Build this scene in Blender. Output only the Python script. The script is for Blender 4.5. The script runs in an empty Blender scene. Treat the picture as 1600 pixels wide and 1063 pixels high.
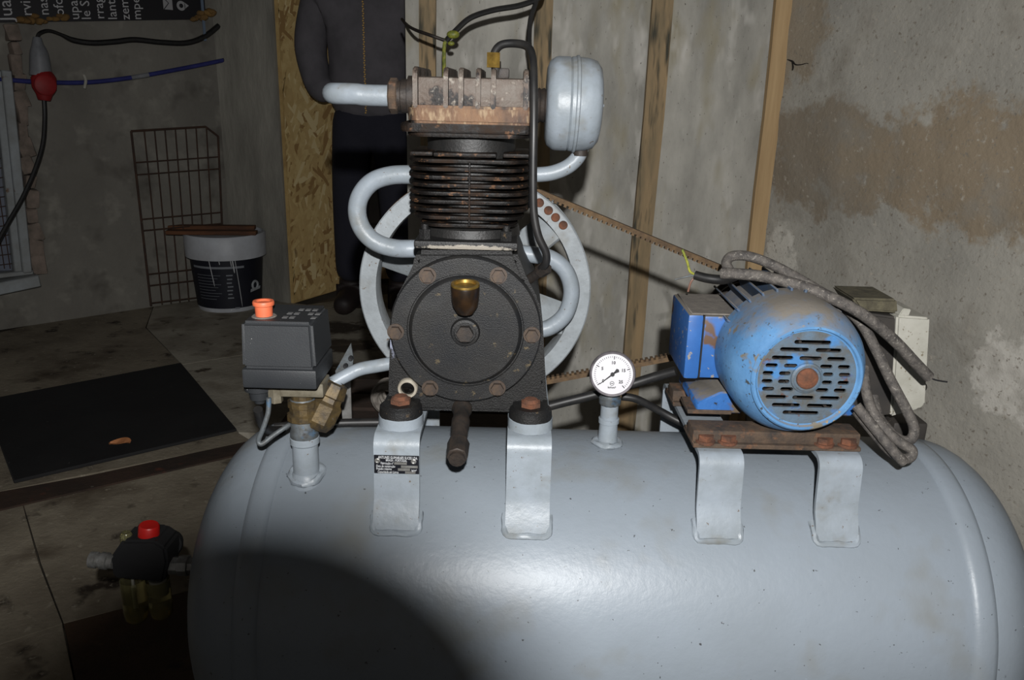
import bpy, bmesh, math, random
from mathutils import Vector, Matrix, Quaternion, noise
random.seed(7)
scene = bpy.context.scene
COL = scene.collection
R = math.radians

# ------------------------------------------------------------------ camera
T = 0.32                                   # height of the tank axis above the floor
CAM = Vector((0.0, -1.05, T + 0.695))
PITCH, ROLL, FPX = R(17.0), R(1.45), 1280.0
fwd = Vector((0, math.cos(PITCH), -math.sin(PITCH)))
up0 = Vector((0, math.sin(PITCH), math.cos(PITCH)))
rt0 = Vector((1, 0, 0))
crt = rt0 * math.cos(ROLL) + up0 * math.sin(ROLL)
cup = -rt0 * math.sin(ROLL) + up0 * math.cos(ROLL)
cd = bpy.data.cameras.new('camera')
cd.sensor_width = 36.0
cd.lens = FPX / 1600.0 * 36.0
cd.clip_start = 0.02
cam = bpy.data.objects.new('camera', cd)
COL.objects.link(cam)
m3 = Matrix((crt, cup, -fwd)).transposed()
cam.matrix_world = Matrix.Translation(CAM) @ m3.to_4x4()
scene.camera = cam

# ------------------------------------------------------------------ world, flash, exposure
scene.view_settings.view_transform = 'Standard'
scene.view_settings.look = 'None'
scene.view_settings.gamma = 1.0
scene.view_settings.use_curve_mapping = False
scene.view_settings.exposure = 0.15
w = bpy.data.worlds.new('dim_shed')
scene.world = w
w.use_nodes = True
w.node_tree.nodes['Background'].inputs[0].default_value = (1.0, 0.95, 0.90, 1)
w.node_tree.nodes['Background'].inputs[1].default_value = 0.10
FLASH = CAM + crt * 0.020 + cup * 0.092 - fwd * 0.125
fl = bpy.data.lights.new('camera_flash', 'SPOT')
fl.energy = 100.0
fl.color = (1.0, 0.995, 0.985)
fl.shadow_soft_size = 0.010
fl.spot_size = R(104)
fl.spot_blend = 0.75
flo = bpy.data.objects.new('camera_flash', fl)
COL.objects.link(flo)
flo.matrix_world = Matrix.Translation(FLASH) @ m3.to_4x4()

# ------------------------------------------------------------------ helpers
def ray(px, py):
    return (fwd + crt * ((px - 800) / FPX) + cup * (-(py - 531.5) / FPX)).normalized()
def at(px, py, Y):
    d = ray(px, py)
    return CAM + d * ((Y - CAM.y) / d.y)
def atz(px, py, Z=0.0):
    d = ray(px, py)
    return CAM + d * ((Z - CAM.z) / d.z)
def atp(px, py, P, N):
    d = ray(px, py)
    return CAM + d * ((P - CAM).dot(N) / d.dot(N))
def pts(lst):
    return [at(*p) for p in lst]

def lin(c):
    def f(v):
        v /= 255.0
        return v / 12.92 if v <= 0.04045 else ((v + 0.055) / 1.055) ** 2.4
    return (f(c[0]), f(c[1]), f(c[2]), 1)

def mat(name, c1, c2=None, scale=6.0, rough=0.6, metal=0.0, bump=0.0, bscale=60.0, specks=(), patches=(),
        detail=6.0, stretch=None, spec=0.5, trans=0.0, ior=1.45, contrast=(0.35, 0.65), rough2=None, coat=0.0, k=1.0, dust=None, world=False):
    """specks: (colour, scale, threshold, softness); patches: (world centre, radii, colour, noise scale, noise amount)"""
    m = bpy.data.materials.new(name)
    m.use_nodes = True
    nt = m.node_tree
    N, L = nt.nodes, nt.links
    b = N['Principled BSDF']
    tc = N.new('ShaderNodeTexCoord')
    vec = N.new('ShaderNodeNewGeometry').outputs['Position'] if world else tc.outputs['Object']
    if stretch:
        mp = N.new('ShaderNodeMapping')
        mp.inputs['Scale'].default_value = stretch
        L.new(vec, mp.inputs[0]); vec = mp.outputs[0]
    def nz(sc, det=detail, v=None):
        n = N.new('ShaderNodeTexNoise')
        n.inputs['Scale'].default_value = sc * k
        n.inputs['Detail'].default_value = det
        n.inputs['Roughness'].default_value = 0.62
        L.new(v or vec, n.inputs['Vector'])
        return n.outputs['Fac']
    def ramp(fac, a, bb):
        r = N.new('ShaderNodeMapRange')
        r.inputs[1].default_value = a; r.inputs[2].default_value = bb
        r.clamp = True
        L.new(fac, r.inputs[0])
        return r.outputs[0]
    def mix(fac, c_a, c_b):
        x = N.new('ShaderNodeMix'); x.data_type = 'RGBA'
        L.new(fac, x.inputs[0])
        if isinstance(c_a, tuple): x.inputs[6].default_value = c_a
        else: L.new(c_a, x.inputs[6])
        if isinstance(c_b, tuple): x.inputs[7].default_value = c_b
        else: L.new(c_b, x.inputs[7])
        return x.outputs[2]
    col = lin(c1)
    if c2:
        f = ramp(nz(scale), contrast[0], contrast[1])
        col = mix(f, col, lin(c2))
        if rough2 is not None:
            rr = N.new('ShaderNodeMapRange')
            rr.inputs[3].default_value = rough; rr.inputs[4].default_value = rough2
            L.new(f, rr.inputs[0]); L.new(rr.outputs[0], b.inputs['Roughness'])
    for (pc, pr, pcol, nsc, namt) in patches:
        g = N.new('ShaderNodeNewGeometry')
        mp = N.new('ShaderNodeMapping'); mp.vector_type = 'POINT'
        mp.inputs['Location'].default_value = tuple(-pc[i] / pr[i] for i in range(3))
        mp.inputs['Scale'].default_value = tuple(1.0 / pr[i] for i in range(3))
        L.new(g.outputs['Position'], mp.inputs[0])
        ln = N.new('ShaderNodeVectorMath'); ln.operation = 'LENGTH'
        L.new(mp.outputs[0], ln.inputs[0])
        n = nz(nsc, 8.0)
        ma = N.new('ShaderNodeMath'); ma.operation = 'MULTIPLY_ADD'
        L.new(n, ma.inputs[0]); ma.inputs[1].default_value = namt
        L.new(ln.outputs['Value'], ma.inputs[2])
        f = ramp(ma.outputs[0], 1.0 + namt * 0.5 + 0.18, 1.0 + namt * 0.5 - 0.12)
        col = mix(f, col, lin(pcol))
    for (sc_, ssc, th, so) in specks:
        f = ramp(nz(ssc, 3.0), th, th + so)
        col = mix(f, col, lin(sc_))
    if dust:                                            # settled on faces that look up
        g = N.new('ShaderNodeNewGeometry'); sp = N.new('ShaderNodeSeparateXYZ')
        L.new(g.outputs['Normal'], sp.inputs[0])
        ma = N.new('ShaderNodeMath'); ma.operation = 'MULTIPLY_ADD'
        L.new(nz(dust[3], 6.0), ma.inputs[0]); ma.inputs[1].default_value = 1.1; L.new(sp.outputs[2], ma.inputs[2])
        col = mix(ramp(ma.outputs[0], dust[1], dust[2]), col, lin(dust[0]))
    if isinstance(col, tuple): b.inputs['Base Color'].default_value = col
    else: L.new(col, b.inputs['Base Color'])
    if not (c2 and rough2 is not None):
        b.inputs['Roughness'].default_value = rough
    b.inputs['Metallic'].default_value = metal
    b.inputs['IOR'].default_value = ior
    b.inputs['Specular IOR Level'].default_value = spec
    b.inputs['Transmission Weight'].default_value = trans
    b.inputs['Coat Weight'].default_value = coat
    if bump:
        bp = N.new('ShaderNodeBump')
        bp.inputs['Strength'].default_value = 1.0
        bp.inputs['Distance'].default_value = bump
        L.new(nz(bscale, 5.0), bp.inputs['Height'])
        L.new(bp.outputs[0], b.inputs['Normal'])
    return m

def frame(axis):
    z = axis.normalized()
    h = Vector((0, 0, 1)) if abs(z.z) < 0.95 else Vector((1, 0, 0))
    x = h.cross(z).normalized()
    return x, z.cross(x), z

class MB:
    def __init__(s): s.bm = bmesh.new()
    def box(s, c, size, rot=None, bev=0.0, seg=2):
        t = bmesh.new()
        bmesh.ops.create_cube(t, size=1.0)
        bmesh.ops.scale(t, vec=Vector(size), verts=t.verts)
        if bev: bmesh.ops.bevel(t, geom=list(t.edges), offset=bev, segments=seg, affect='EDGES', profile=0.6)
        M = Matrix.Translation(Vector(c))
        if rot is not None: M = M @ (rot.to_4x4() if hasattr(rot, 'to_4x4') else rot)
        bmesh.ops.transform(t, matrix=M, verts=t.verts)
        return s.merge(t)
    def merge(s, t):
        me = bpy.data.meshes.new('t'); t.to_mesh(me); t.free()
        s.bm.from_mesh(me); bpy.data.meshes.remove(me)
        return s
    def lathe(s, o, axis, prof, n=32, a0=0.0, a1=2 * math.pi):
        """prof: list of (distance along the axis, radius)"""
        x, y, z = frame(Vector(axis)); o = Vector(o)
        full = abs(a1 - a0 - 2 * math.pi) < 1e-6
        k = n if full else n + 1
        rings = []
        for (d, r) in prof:
            if r < 1e-6: rings.append([s.bm.verts.new(o + z * d)])
            else:
                rings.append([s.bm.verts.new(o + z * d + (x * math.cos(a0 + (a1 - a0) * i / n) + y * math.sin(a0 + (a1 - a0) * i / n)) * r) for i in range(k)])
        for A, B in zip(rings, rings[1:]):
            for i in range(n):
                j = (i + 1) % k if full else i + 1
                if len(A) == 1 and len(B) == 1: continue
                if len(A) == 1: f = [A[0], B[j], B[i]]
                elif len(B) == 1: f = [A[i], A[j], B[0]]
                else: f = [A[i], A[j], B[j], B[i]]
                try: s.bm.faces.new(f)
                except ValueError: pass
        return s
    def cyl(s, p0, p1, r0, r1=None, n=20, bev=0.0):
        p0, p1 = Vector(p0), Vector(p1); r1 = r0 if r1 is None else r1
        L_ = (p1 - p0).length
        if bev: prof = [(0, 0), (0, r0 - bev), (bev, r0), (L_ - bev, r1), (L_, r1 - bev), (L_, 0)]
        else: prof = [(0, 0), (0, r0), (L_, r1), (L_, 0)]
        return s.lathe(p0, p1 - p0, prof, n)
    def hexa(s, p0, p1, r): return s.cyl(p0, p1, r, n=6)
    def torus(s, c, axis, Rm, r, n=40, k=10):
        x, y, z = frame(Vector(axis)); c = Vector(c)
        V = [[s.bm.verts.new(c + (x * math.cos(2 * math.pi * i / n) + y * math.sin(2 * math.pi * i / n)) * (Rm + r * math.cos(2 * math.pi * j / k)) + z * (r * math.sin(2 * math.pi * j / k))) for j in range(k)] for i in range(n)]
        for i in range(n):
            for j in range(k):
                s.bm.faces.new([V[i][j], V[(i + 1) % n][j], V[(i + 1) % n][(j + 1) % k], V[i][(j + 1) % k]])
        return s
    def tube(s, P, r, n=12, smooth=6, closed=False, caps=True):
        P = [Vector(p) for p in P]
        rr = list(r) if isinstance(r, (list, tuple)) else [r] * len(P)
        if smooth > 1:
            Q, q = [], []
            m = len(P)
            for i in range(m if closed else m - 1):
                g = lambda k: P[k % m] if closed else P[max(0, min(m - 1, k))]
                h = lambda k: rr[k % m] if closed else rr[max(0, min(m - 1, k))]
                p0, p1, p2, p3 = g(i - 1), g(i), g(i + 1), g(i + 2)
                for t_ in range(smooth):
                    t = t_ / smooth
                    Q.append(0.5 * ((2 * p1) + (p2 - p0) * t + (2 * p0 - 5 * p1 + 4 * p2 - p3) * t * t + (3 * p1 - p0 - 3 * p2 + p3) * t ** 3))
                    q.append(h(i) + (h(i + 1) - h(i)) * t)
            if not closed: Q.append(P[-1]); q.append(rr[-1])
            P, rr = Q, q
        m = len(P)
        tang = []
        for i in range(m):
            a = P[(i - 1) % m] if (closed or i > 0) else P[i]
            b = P[(i + 1) % m] if (closed or i < m - 1) else P[i]
            tang.append((b - a).normalized())
        x, y, z = frame(tang[0])
        rings = []
        for i in range(m):
            if i:
                qd = tang[i - 1].rotation_difference(tang[i])
                x = qd @ x; y = qd @ y
            rings.append([s.bm.verts.new(P[i] + (x * math.cos(2 * math.pi * j / n) + y * math.sin(2 * math.pi * j / n)) * rr[i]) for j in range(n)])
        for i in range(m if closed else m - 1):
            A, B = rings[i], rings[(i + 1) % m]
            for j in range(n):
                s.bm.faces.new([A[j], A[(j + 1) % n], B[(j + 1) % n], B[j]])
        if caps and not closed:
            s.bm.faces.new(list(reversed(rings[0]))); s.bm.faces.new(rings[-1])
        return s
    def prism(s, poly, d, bev=0.0, seg=2):
        """poly: list of 3D points of one flat face; d: extrusion vector"""
        t = bmesh.new()
        v = [t.verts.new(Vector(p)) for p in poly]
        f = t.faces.new(v)
        r = bmesh.ops.extrude_face_region(t, geom=[f])
        nv = [e for e in r['geom'] if isinstance(e, bmesh.types.BMVert)]
        bmesh.ops.translate(t, vec=Vector(d), verts=nv)
        bmesh.ops.recalc_face_normals(t, faces=t.faces)
        if bev: bmesh.ops.bevel(t, geom=list(t.edges), offset=bev, segments=seg, affect='EDGES')
        return s.merge(t)
    def ribbon(s, path, th, wvec):
        """path: list of points in a plane across wvec; a strap of thickness th and width wvec"""
        P = [Vector(p) for p in path]; wn = Vector(wvec).normalized(); hw = Vector(wvec) * 0.5
        A = []
        for i, p in enumerate(P):
            a = P[max(0, i - 1)]; b = P[min(len(P) - 1, i + 1)]
            n = (b - a).normalized().cross(wn).normalized() * th * 0.5
            A.append([s.bm.verts.new(q) for q in (p + n - hw, p + n + hw, p - n + hw, p - n - hw)])
        for U, V in zip(A, A[1:]):
            for j in range(4): s.bm.faces.new([U[j], U[(j + 1) % 4], V[(j + 1) % 4], V[j]])
        s.bm.faces.new(list(reversed(A[0]))); s.bm.faces.new(A[-1])
        return s
    def sphere(s, c, r, sc=(1, 1, 1), u=16, v=10):
        t = bmesh.new()
        bmesh.ops.create_uvsphere(t, u_segments=u, v_segments=v, radius=r)
        bmesh.ops.scale(t, vec=Vector(sc), verts=t.verts)
        bmesh.ops.translate(t, vec=Vector(c), verts=t.verts)
        return s.merge(t)
    def jitter(s, amp, sc):
        for v in s.bm.verts: v.co += noise.noise_vector(v.co * sc) * amp
        return s

ORG = {}
def link(name, me, parent=None):
    o = bpy.data.objects.new(name, me)
    COL.objects.link(o)
    if parent is not None:
        o.parent = parent
    return o
def finish(name, mb, m, parent=None, angle=38, origin=None):
    bm = mb.bm
    bmesh.ops.remove_doubles(bm, verts=bm.verts, dist=1e-6)
    bmesh.ops.recalc_face_normals(bm, faces=bm.faces)
    if parent is not None: og = ORG[parent.name]
    elif origin is not None: og = Vector(origin)
    else:
        lo = [min(v.co[i] for v in bm.verts) for i in range(3)]; hi = [max(v.co[i] for v in bm.verts) for i in range(3)]
        og = Vector(((lo[0] + hi[0]) / 2, (lo[1] + hi[1]) / 2, lo[2]))
    bmesh.ops.translate(bm, vec=-og, verts=bm.verts)
    me = bpy.data.meshes.new(name)
    bm.to_mesh(me); bm.free()
    me.polygons.foreach_set('use_smooth', [True] * len(me.polygons))
    me.set_sharp_from_angle(angle=R(angle))
    me.materials.append(m)
    o = link(name, me, parent)
    if parent is None: o.location = og
    ORG[o.name] = og
    return o
def share(src, name, off, parent, rot=None):
    """another piece with the same mesh, moved by off from the source (both under the same thing)"""
    o = link(name, src.data, parent)
    o.location = Vector(off)
    if rot is not None: o.rotation_euler = rot
    ORG[o.name] = ORG[src.name]
    return o
def tag(o, label, cat, group=None, kind=None):
    if label: o['label'] = label
    if cat: o['category'] = cat
    if group: o['group'] = group
    if kind: o['kind'] = kind
    return o
def thing(name, label, cat, base, group=None):
    o = bpy.data.objects.new(name, None)
    o.empty_display_size = 0.05
    COL.objects.link(o)
    o.location = Vector(base)
    ORG[o.name] = Vector(base)
    return tag(o, label, cat, group)
def struct(name, mb, m, origin=None, angle=38):
    o = finish(name, mb, m, None, angle, origin)
    o['kind'] = 'structure'
    return o
def text_mesh(body, size, align='LEFT', ext=0.0003, bold=0.0):
    c = bpy.data.curves.new('txt', 'FONT')
    c.body = body; c.size = size; c.extrude = ext; c.resolution_u = 2; c.offset = bold * size
    c.align_x = align; c.align_y = 'CENTER'
    o = bpy.data.objects.new('txt', c)
    COL.objects.link(o)
    bpy.context.view_layer.update()
    me = bpy.data.meshes.new_from_object(o.evaluated_get(bpy.context.evaluated_depsgraph_get()))
    bpy.data.objects.remove(o); bpy.data.curves.remove(c)
    return me
def put_text(mb, body, size, pos, right, up, align='LEFT', sx=1.0, ext=0.0003, bold=0.0):
    me = text_mesh(body, size, align, ext, bold)
    rx = Vector(right).normalized(); uy = Vector(up).normalized(); nz_ = rx.cross(uy)
    M = Matrix((rx * sx, uy, nz_)).transposed().to_4x4()
    me.transform(Matrix.Translation(Vector(pos)) @ M)
    mb.bm.from_mesh(me); bpy.data.meshes.remove(me)
    return mb

# ------------------------------------------------------------------ materials
M_tank = mat('grey_enamel', (124, 132, 140), (116, 123, 129), scale=3.0, rough=0.40, spec=0.4, bump=0.0005, bscale=85, specks=[((62, 64, 66), 150, 0.70, 0.02), ((114, 116, 114), 9, 0.54, 0.25)])
M_grey = mat('grey_paint', (134, 142, 150), (120, 127, 132), scale=22, rough=0.40, spec=0.4, bump=0.0005, bscale=110, specks=[((92, 80, 68), 160, 0.68, 0.04), ((112, 113, 110), 20, 0.56, 0.2)])
M_wheel = mat('flywheel_paint', (140, 146, 150), (122, 127, 130), scale=30, rough=0.55, bump=0.0006, bscale=130, specks=[((92, 76, 62), 140, 0.67, 0.04), ((108, 107, 102), 18, 0.57, 0.2)])
M_black = mat('crankcase_black', (17, 17, 18), (25, 24, 23), scale=60, rough=0.5, bump=0.0008, bscale=520, specks=[((82, 68, 50), 70, 0.64, 0.08)], spec=0.4)
M_cover = mat('cover_black', (22, 23, 25), (32, 31, 30), scale=26, rough=0.46, bump=0.0005, bscale=620, spec=0.4, specks=[((78, 68, 50), 80, 0.645, 0.06), ((44, 44, 44), 12, 0.58, 0.2)])
M_fin = mat('oily_cast_iron', (17, 15, 14), (42, 31, 23), scale=34, rough=0.45, rough2=0.75, spec=0.16, world=True, bump=0.0006, bscale=240, specks=[((84, 60, 42), 80, 0.60, 0.06)], contrast=(0.46, 0.68))
M_core = mat('cylinder_iron', (20, 20, 20), (30, 29, 28), scale=50, rough=0.5, bump=0.0006, bscale=300)
M_head = mat('heat_stained_aluminium', (92, 85, 78), (70, 54, 44), scale=40, rough=0.6, metal=0.15, bump=0.0010, bscale=220, specks=[((32, 29, 28), 40, 0.53, 0.07), ((122, 115, 106), 80, 0.58, 0.1)])
M_flange = mat('rusty_head_flange', (108, 80, 56), (70, 50, 38), scale=34, rough=0.65, metal=0.1, bump=0.001, bscale=300, specks=[((30, 27, 25), 20, 0.50, 0.10), ((128, 108, 84), 90, 0.56, 0.1)], stretch=(1, 1, .4))
M_dark = mat('dirty_dark_steel', (32, 30, 29), (52, 44, 38), scale=60, rough=0.6, metal=0.2, bump=0.0006, bscale=260)
M_rust = mat('rust', (104, 64, 44), (66, 46, 36), scale=90, rough=0.9, bump=0.0009, bscale=300)
M_rustbar = mat('rusty_bar', (82, 66, 52), (48, 42, 38), scale=40, rough=0.85, bump=0.001, bscale=260, specks=[((92, 66, 48), 70, 0.56, 0.12)])
M_brass = mat('brass', (150, 122, 58), (104, 82, 40), scale=90, rough=0.4, metal=0.7)
M_oldbrass = mat('old_brass', (90, 74, 44), (56, 48, 36), scale=60, rough=0.55, metal=0.35, bump=0.0005, bscale=200, specks=[((40, 36, 32), 40, 0.56, 0.1)])
M_steel = mat('zinc_steel', (140, 140, 138), (104, 102, 98), scale=60, rough=0.45, metal=0.5)
M_galv = mat('galvanised_pipe', (92, 98, 102), (70, 70, 68), scale=60, rough=0.55, metal=0.3, specks=[((74, 96, 116), 50, 0.56, 0.1), ((50, 46, 42), 40, 0.6, 0.1)], bump=0.0004, bscale=260)
M_plastic = mat('black_plastic', (35, 37, 40), (42, 44, 46), scale=14, rough=0.5, bump=0.0002, bscale=700, specks=[((176, 176, 172), 300, 0.735, 0.02)])
M_hose = mat('black_hose', (22, 22, 23), (34, 33, 32), scale=60, rough=0.45)
M_rubber = mat('black_rubber', (19, 19, 21), (27, 27, 28), scale=5, rough=0.75, bump=0.0006, bscale=60, specks=[((62, 62, 62), 60, 0.70, 0.05)])
M_orange = mat('orange_plastic', (206, 104, 70), (190, 92, 60), scale=60, rough=0.5)
M_red = mat('red_plastic', (176, 26, 20), (158, 22, 20), scale=10, rough=0.4)
M_redplug = mat('dull_red_plastic', (146, 28, 30), (120, 24, 26), scale=10, rough=0.6)
M_white = mat('off_white_plastic', (166, 164, 155), (150, 148, 138), scale=30, rough=0.5, specks=[((112, 104, 88), 140, 0.64, 0.05)])
M_dial = mat('dial_white', (190, 188, 192), None, rough=0.5)
M_ink = mat('black_ink', (18, 18, 20), None, rough=0.6)
M_whiteink = mat('white_ink', (186, 188, 190), None, rough=0.6)
M_chrome = mat('gauge_rim', (128, 122, 126), (96, 92, 94), scale=60, rough=0.4, metal=0.3)
DUST = (112, 107, 100)
M_blue = mat('worn_blue_paint', (48, 98, 160), (40, 84, 142), scale=30, rough=0.45, bump=0.0004, bscale=200, specks=[((86, 74, 60), 28, 0.55, 0.06), ((38, 44, 54), 120, 0.66, 0.04)], dust=(DUST, 1.1, 1.4, 30))
M_bluefan = mat('worn_blue_cowl', (86, 128, 168), (70, 110, 150), scale=22, rough=0.42, bump=0.0005, bscale=160,
                specks=[((58, 62, 64), 160, 0.62, 0.06), ((104, 98, 84), 26, 0.60, 0.05), ((152, 130, 96), 40, 0.665, 0.02)], dust=(DUST, 1.0, 1.5, 36))
M_bluedark = mat('dusty_blue_fins', (52, 76, 106), (70, 80, 92), scale=30, rough=0.65, bump=0.0004, bscale=220, dust=(DUST, 1.0, 1.6, 40))
M_dustyblue = mat('dusty_blue_box', (44, 92, 154), (40, 82, 140), scale=30, rough=0.45, specks=[((132, 126, 118), 90, 0.61, 0.04), ((84, 62, 46), 22, 0.60, 0.05)], dust=(DUST, 0.9, 1.2, 60))
M_dust = mat('dusty_top', (116, 110, 102), (98, 93, 88), scale=80, rough=0.95, bump=0.001, bscale=300)
M_grille = mat('dirty_blue_grille', (78, 96, 112), (76, 74, 68), scale=40, rough=0.55, bump=0.0005, bscale=260, specks=[((80, 54, 42), 60, 0.6, 0.06), ((60, 108, 156), 30, 0.56, 0.1)])
M_cable = mat('dusty_grey_cable', (92, 87, 82), (58, 55, 53), scale=110, rough=0.75, bump=0.0012, bscale=400, specks=[((120, 115, 108), 260, 0.58, 0.12)])
M_belt = mat('rusty_belt', (96, 76, 52), (70, 55, 40), scale=80, rough=0.85, bump=0.0008, bscale=200)
M_yg = mat('green_yellow_wire', (150, 148, 56), (84, 96, 44), scale=90, rough=0.5)
M_copper = mat('brown_wire', (104, 72, 58), None, rough=0.5)
M_olive = mat('dusty_olive_cap', (84, 79, 62), (60, 56, 44), scale=70, rough=0.85, bump=0.001, bscale=120)
M_boxblack = mat('starter_base_black', (40, 38, 37), (54, 50, 46), scale=14, rough=0.6, specks=[((120, 112, 100), 90, 0.68, 0.05)])
M_bowl = mat('clear_bowl', (196, 190, 140), None, rough=0.12, trans=0.85, ior=1.4)
M_oil = mat('yellow_oil', (150, 130, 50), None, rough=0.2, trans=0.6)
M_grate = mat('rusty_wire', (52, 40, 34), (70, 50, 38), scale=20, rough=0.85)
M_wood = mat('pine_batten', (186, 158, 118), (164, 136, 98), scale=5, rough=0.8, stretch=(9, 9, .5), specks=[((96, 82, 62), 3.0, 0.60, 0.15)])
M_oldwood = mat('mouldy_batten', (162, 138, 104), (124, 110, 86), scale=4, rough=0.85, stretch=(8, 8, 1.0), specks=[((66, 64, 54), 5.0, 0.56, 0.14)])
M_jacket = mat('charcoal_jacket', (96, 93, 98), (84, 82, 86), scale=14, rough=0.9, bump=0.004, bscale=9)
M_trouser = mat('navy_trousers', (34, 35, 46), (40, 40, 50), scale=10, rough=0.95, bump=0.005, bscale=9)
M_skin = mat('skin', (186, 140, 116), None, rough=0.55)
M_hair = mat('dark_hair', (36, 28, 24), None, rough=0.7)
M_boot = mat('dark_leather_boot', (46, 36, 34), (34, 28, 28), scale=10, rough=0.6)
M_foam = mat('expanding_foam', (128, 98, 52), (92, 70, 42), scale=20, rough=0.9, bump=0.004, bscale=40)
M_banner = mat('black_banner', (20, 19, 24), None, rough=0.5)
M_banwhite = mat('banner_white', (176, 176, 178), None, rough=.6)
M_bluetube = mat('blue_air_hose', (52, 56, 118), (40, 44, 96), scale=20, rough=0.4)
M_greyplug = mat('grey_connector', (128, 130, 134), (104, 106, 110), scale=14, rough=0.5)
M_bucket = mat('white_bucket', (184, 188, 194), (164, 166, 170), scale=8, rough=0.5, specks=[((214, 214, 214), 40, 0.7, 0.05)])
M_label = mat('navy_label', (20, 22, 32), (26, 28, 38), scale=8, rough=0.5, specks=[((150, 154, 160), 44, 0.745, 0.02)])
M_brick = mat('broken_brick', (134, 120, 110), (96, 88, 80), scale=14, rough=0.95, bump=0.004, bscale=40)
M_winmetal = mat('painted_window_metal', (146, 152, 156), (124, 126, 124), scale=9, rough=0.6, specks=[((100, 70, 44), 16, 0.68, 0.06)])
M_winglass = mat('grubby_pane', (110, 116, 130), (90, 94, 104), scale=6, rough=0.4)
M_tag = mat('nameplate_black', (22, 23, 28), None, rough=0.35)

# ------------------------------------------------------------------ room: where the walls stand
WY = 1.30                                               # right-hand back wall
A0 = atz(0, 516); B0 = atz(366, 460); C0 = atz(452, 474); D0 = atz(532, 450)
dl = (B0 - A0).normalized()
NL = Vector((dl.y, -dl.x, 0)).normalized()              # faces the camera
if NL.dot(CAM - A0) < 0: NL = -NL
Aext = A0 - dl * 1.2
H = 2.7
wxl = at(636, 300, WY).x                                # free end of the right wall

def wall_quad(p, q, th, n_away, h=H, z0=0.0, nx=1, nz=1, amp=0.0):
    mb = MB()
    p = Vector(p); q = Vector(q)
    front = [[mb.bm.verts.new(p.lerp(q, i / nx) + Vector((0, 0, z0 + (h - z0) * j / nz))) for i in range(nx + 1)] for j in range(nz + 1)]
    for j in range(nz + 1):
        for i in range(nx + 1):
            v = front[j][i]
            if amp and 0 < i < nx and 0 < j < nz:
                v.co -= n_away * (noise.fractal(v.co * 5.0, 1.0, 2.0, 4) * amp)
    back = {}
    for j in (0, nz):
        for i in (0, nx): pass
    for j in range(nz):
        for i in range(nx):
            mb.bm.faces.new([front[j][i], front[j][i + 1], front[j + 1][i + 1], front[j + 1][i]])
    # solid behind the face
    e = bmesh.ops.extrude_face_region(mb.bm, geom=list(mb.bm.faces))
    nv = [g for g in e['geom'] if isinstance(g, bmesh.types.BMVert)]
    for v in nv:
        v.co += n_away * th
    return mb

P1 = at(1203, 220, WY); P1.z = 0.0
_d = ray(1600, 600); P2 = CAM + _d * (1.70 / _d.dot(fwd)); P2.z = 0.0
dR = (P2 - P1).normalized()
NR = Vector((dR.y, -dR.x, 0))
if NR.dot(CAM - P1) < 0: NR = -NR
def wr_at(px, py, off=0.0): return atp(px, py, P1 + NR * off, NR)
def rad(px, py, at_px=1400):
    d = (wr_at(at_px, 300) - CAM).dot(fwd) / FPX
    return (px * d, px * d * 1.6, py * d)
M_wallR = mat('old_concrete_wall', (172, 168, 158), (150, 147, 139), scale=4.0, rough=0.92, bump=0.003, bscale=60, contrast=(0.34, 0.66), detail=9.0,
    patches=[(wr_at(1245, 40), rad(46, 95), (150, 139, 122), 16, 2.0), (wr_at(1290, 245), rad(110, 85), (138, 128, 113), 14, 2.6), (wr_at(1420, 255), rad(110, 60), (142, 130, 112), 14, 2.6), (wr_at(1540, 265), rad(130, 90), (146, 132, 112), 12, 2.6),
             (wr_at(1215, 420), rad(30, 70), (196, 192, 182), 26, 2.6), (wr_at(1590, 590), rad(46, 56), (198, 194, 185), 22, 2.6)],
    specks=[((128, 121, 110), 90, 0.60, 0.10), ((176, 169, 156), 70, 0.61, 0.14), ((140, 135, 125), 7, 0.54, 0.2)])
M_panel = mat('smooth_concrete_panel', (184, 181, 172), (140, 138, 131), scale=4.5, rough=0.9, bump=0.0015, bscale=30, stretch=(1.6, 1, .6), contrast=(0.34, 0.66),
    specks=[((150, 143, 122), 5.0, 0.54, 0.16), ((200, 197, 190), 8.0, 0.56, 0.16), ((96, 92, 84), 120, 0.68, 0.04)])
M_wallL = mat('rendered_wall', (126, 123, 115), (104, 101, 95), scale=2.0, rough=0.95, bump=0.004, bscale=22, contrast=(0.3, 0.7), specks=[((138, 135, 126), 9, 0.55, 0.2), ((86, 82, 76), 6, 0.56, 0.2)])
M_pillar = mat('troweled_pillar', (158, 155, 145), (112, 110, 103), scale=2.5, rough=0.95, bump=0.006, bscale=14, stretch=(2, 2, .6), contrast=(0.3, 0.7))
M_darkwall = mat('dark_render', (70, 64, 56), (50, 46, 42), scale=2, rough=0.95)
M_floor = mat('oily_concrete', (104, 96, 82), (70, 62, 52), scale=2.4, rough=0.9, bump=0.002, bscale=40, contrast=(0.32, 0.68), specks=[((40, 34, 28), 5, 0.6, 0.1), ((128, 120, 104), 16, 0.66, 0.1)])
M_slab = mat('stained_slab', (142, 133, 116), (104, 95, 81), scale=3.4, rough=0.85, bump=0.0025, bscale=60, contrast=(0.32, 0.68), specks=[((74, 62, 48), 4, 0.53, 0.2), ((48, 39, 30), 10, 0.58, 0.1), ((146, 138, 122), 40, 0.60, 0.12)])
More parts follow.
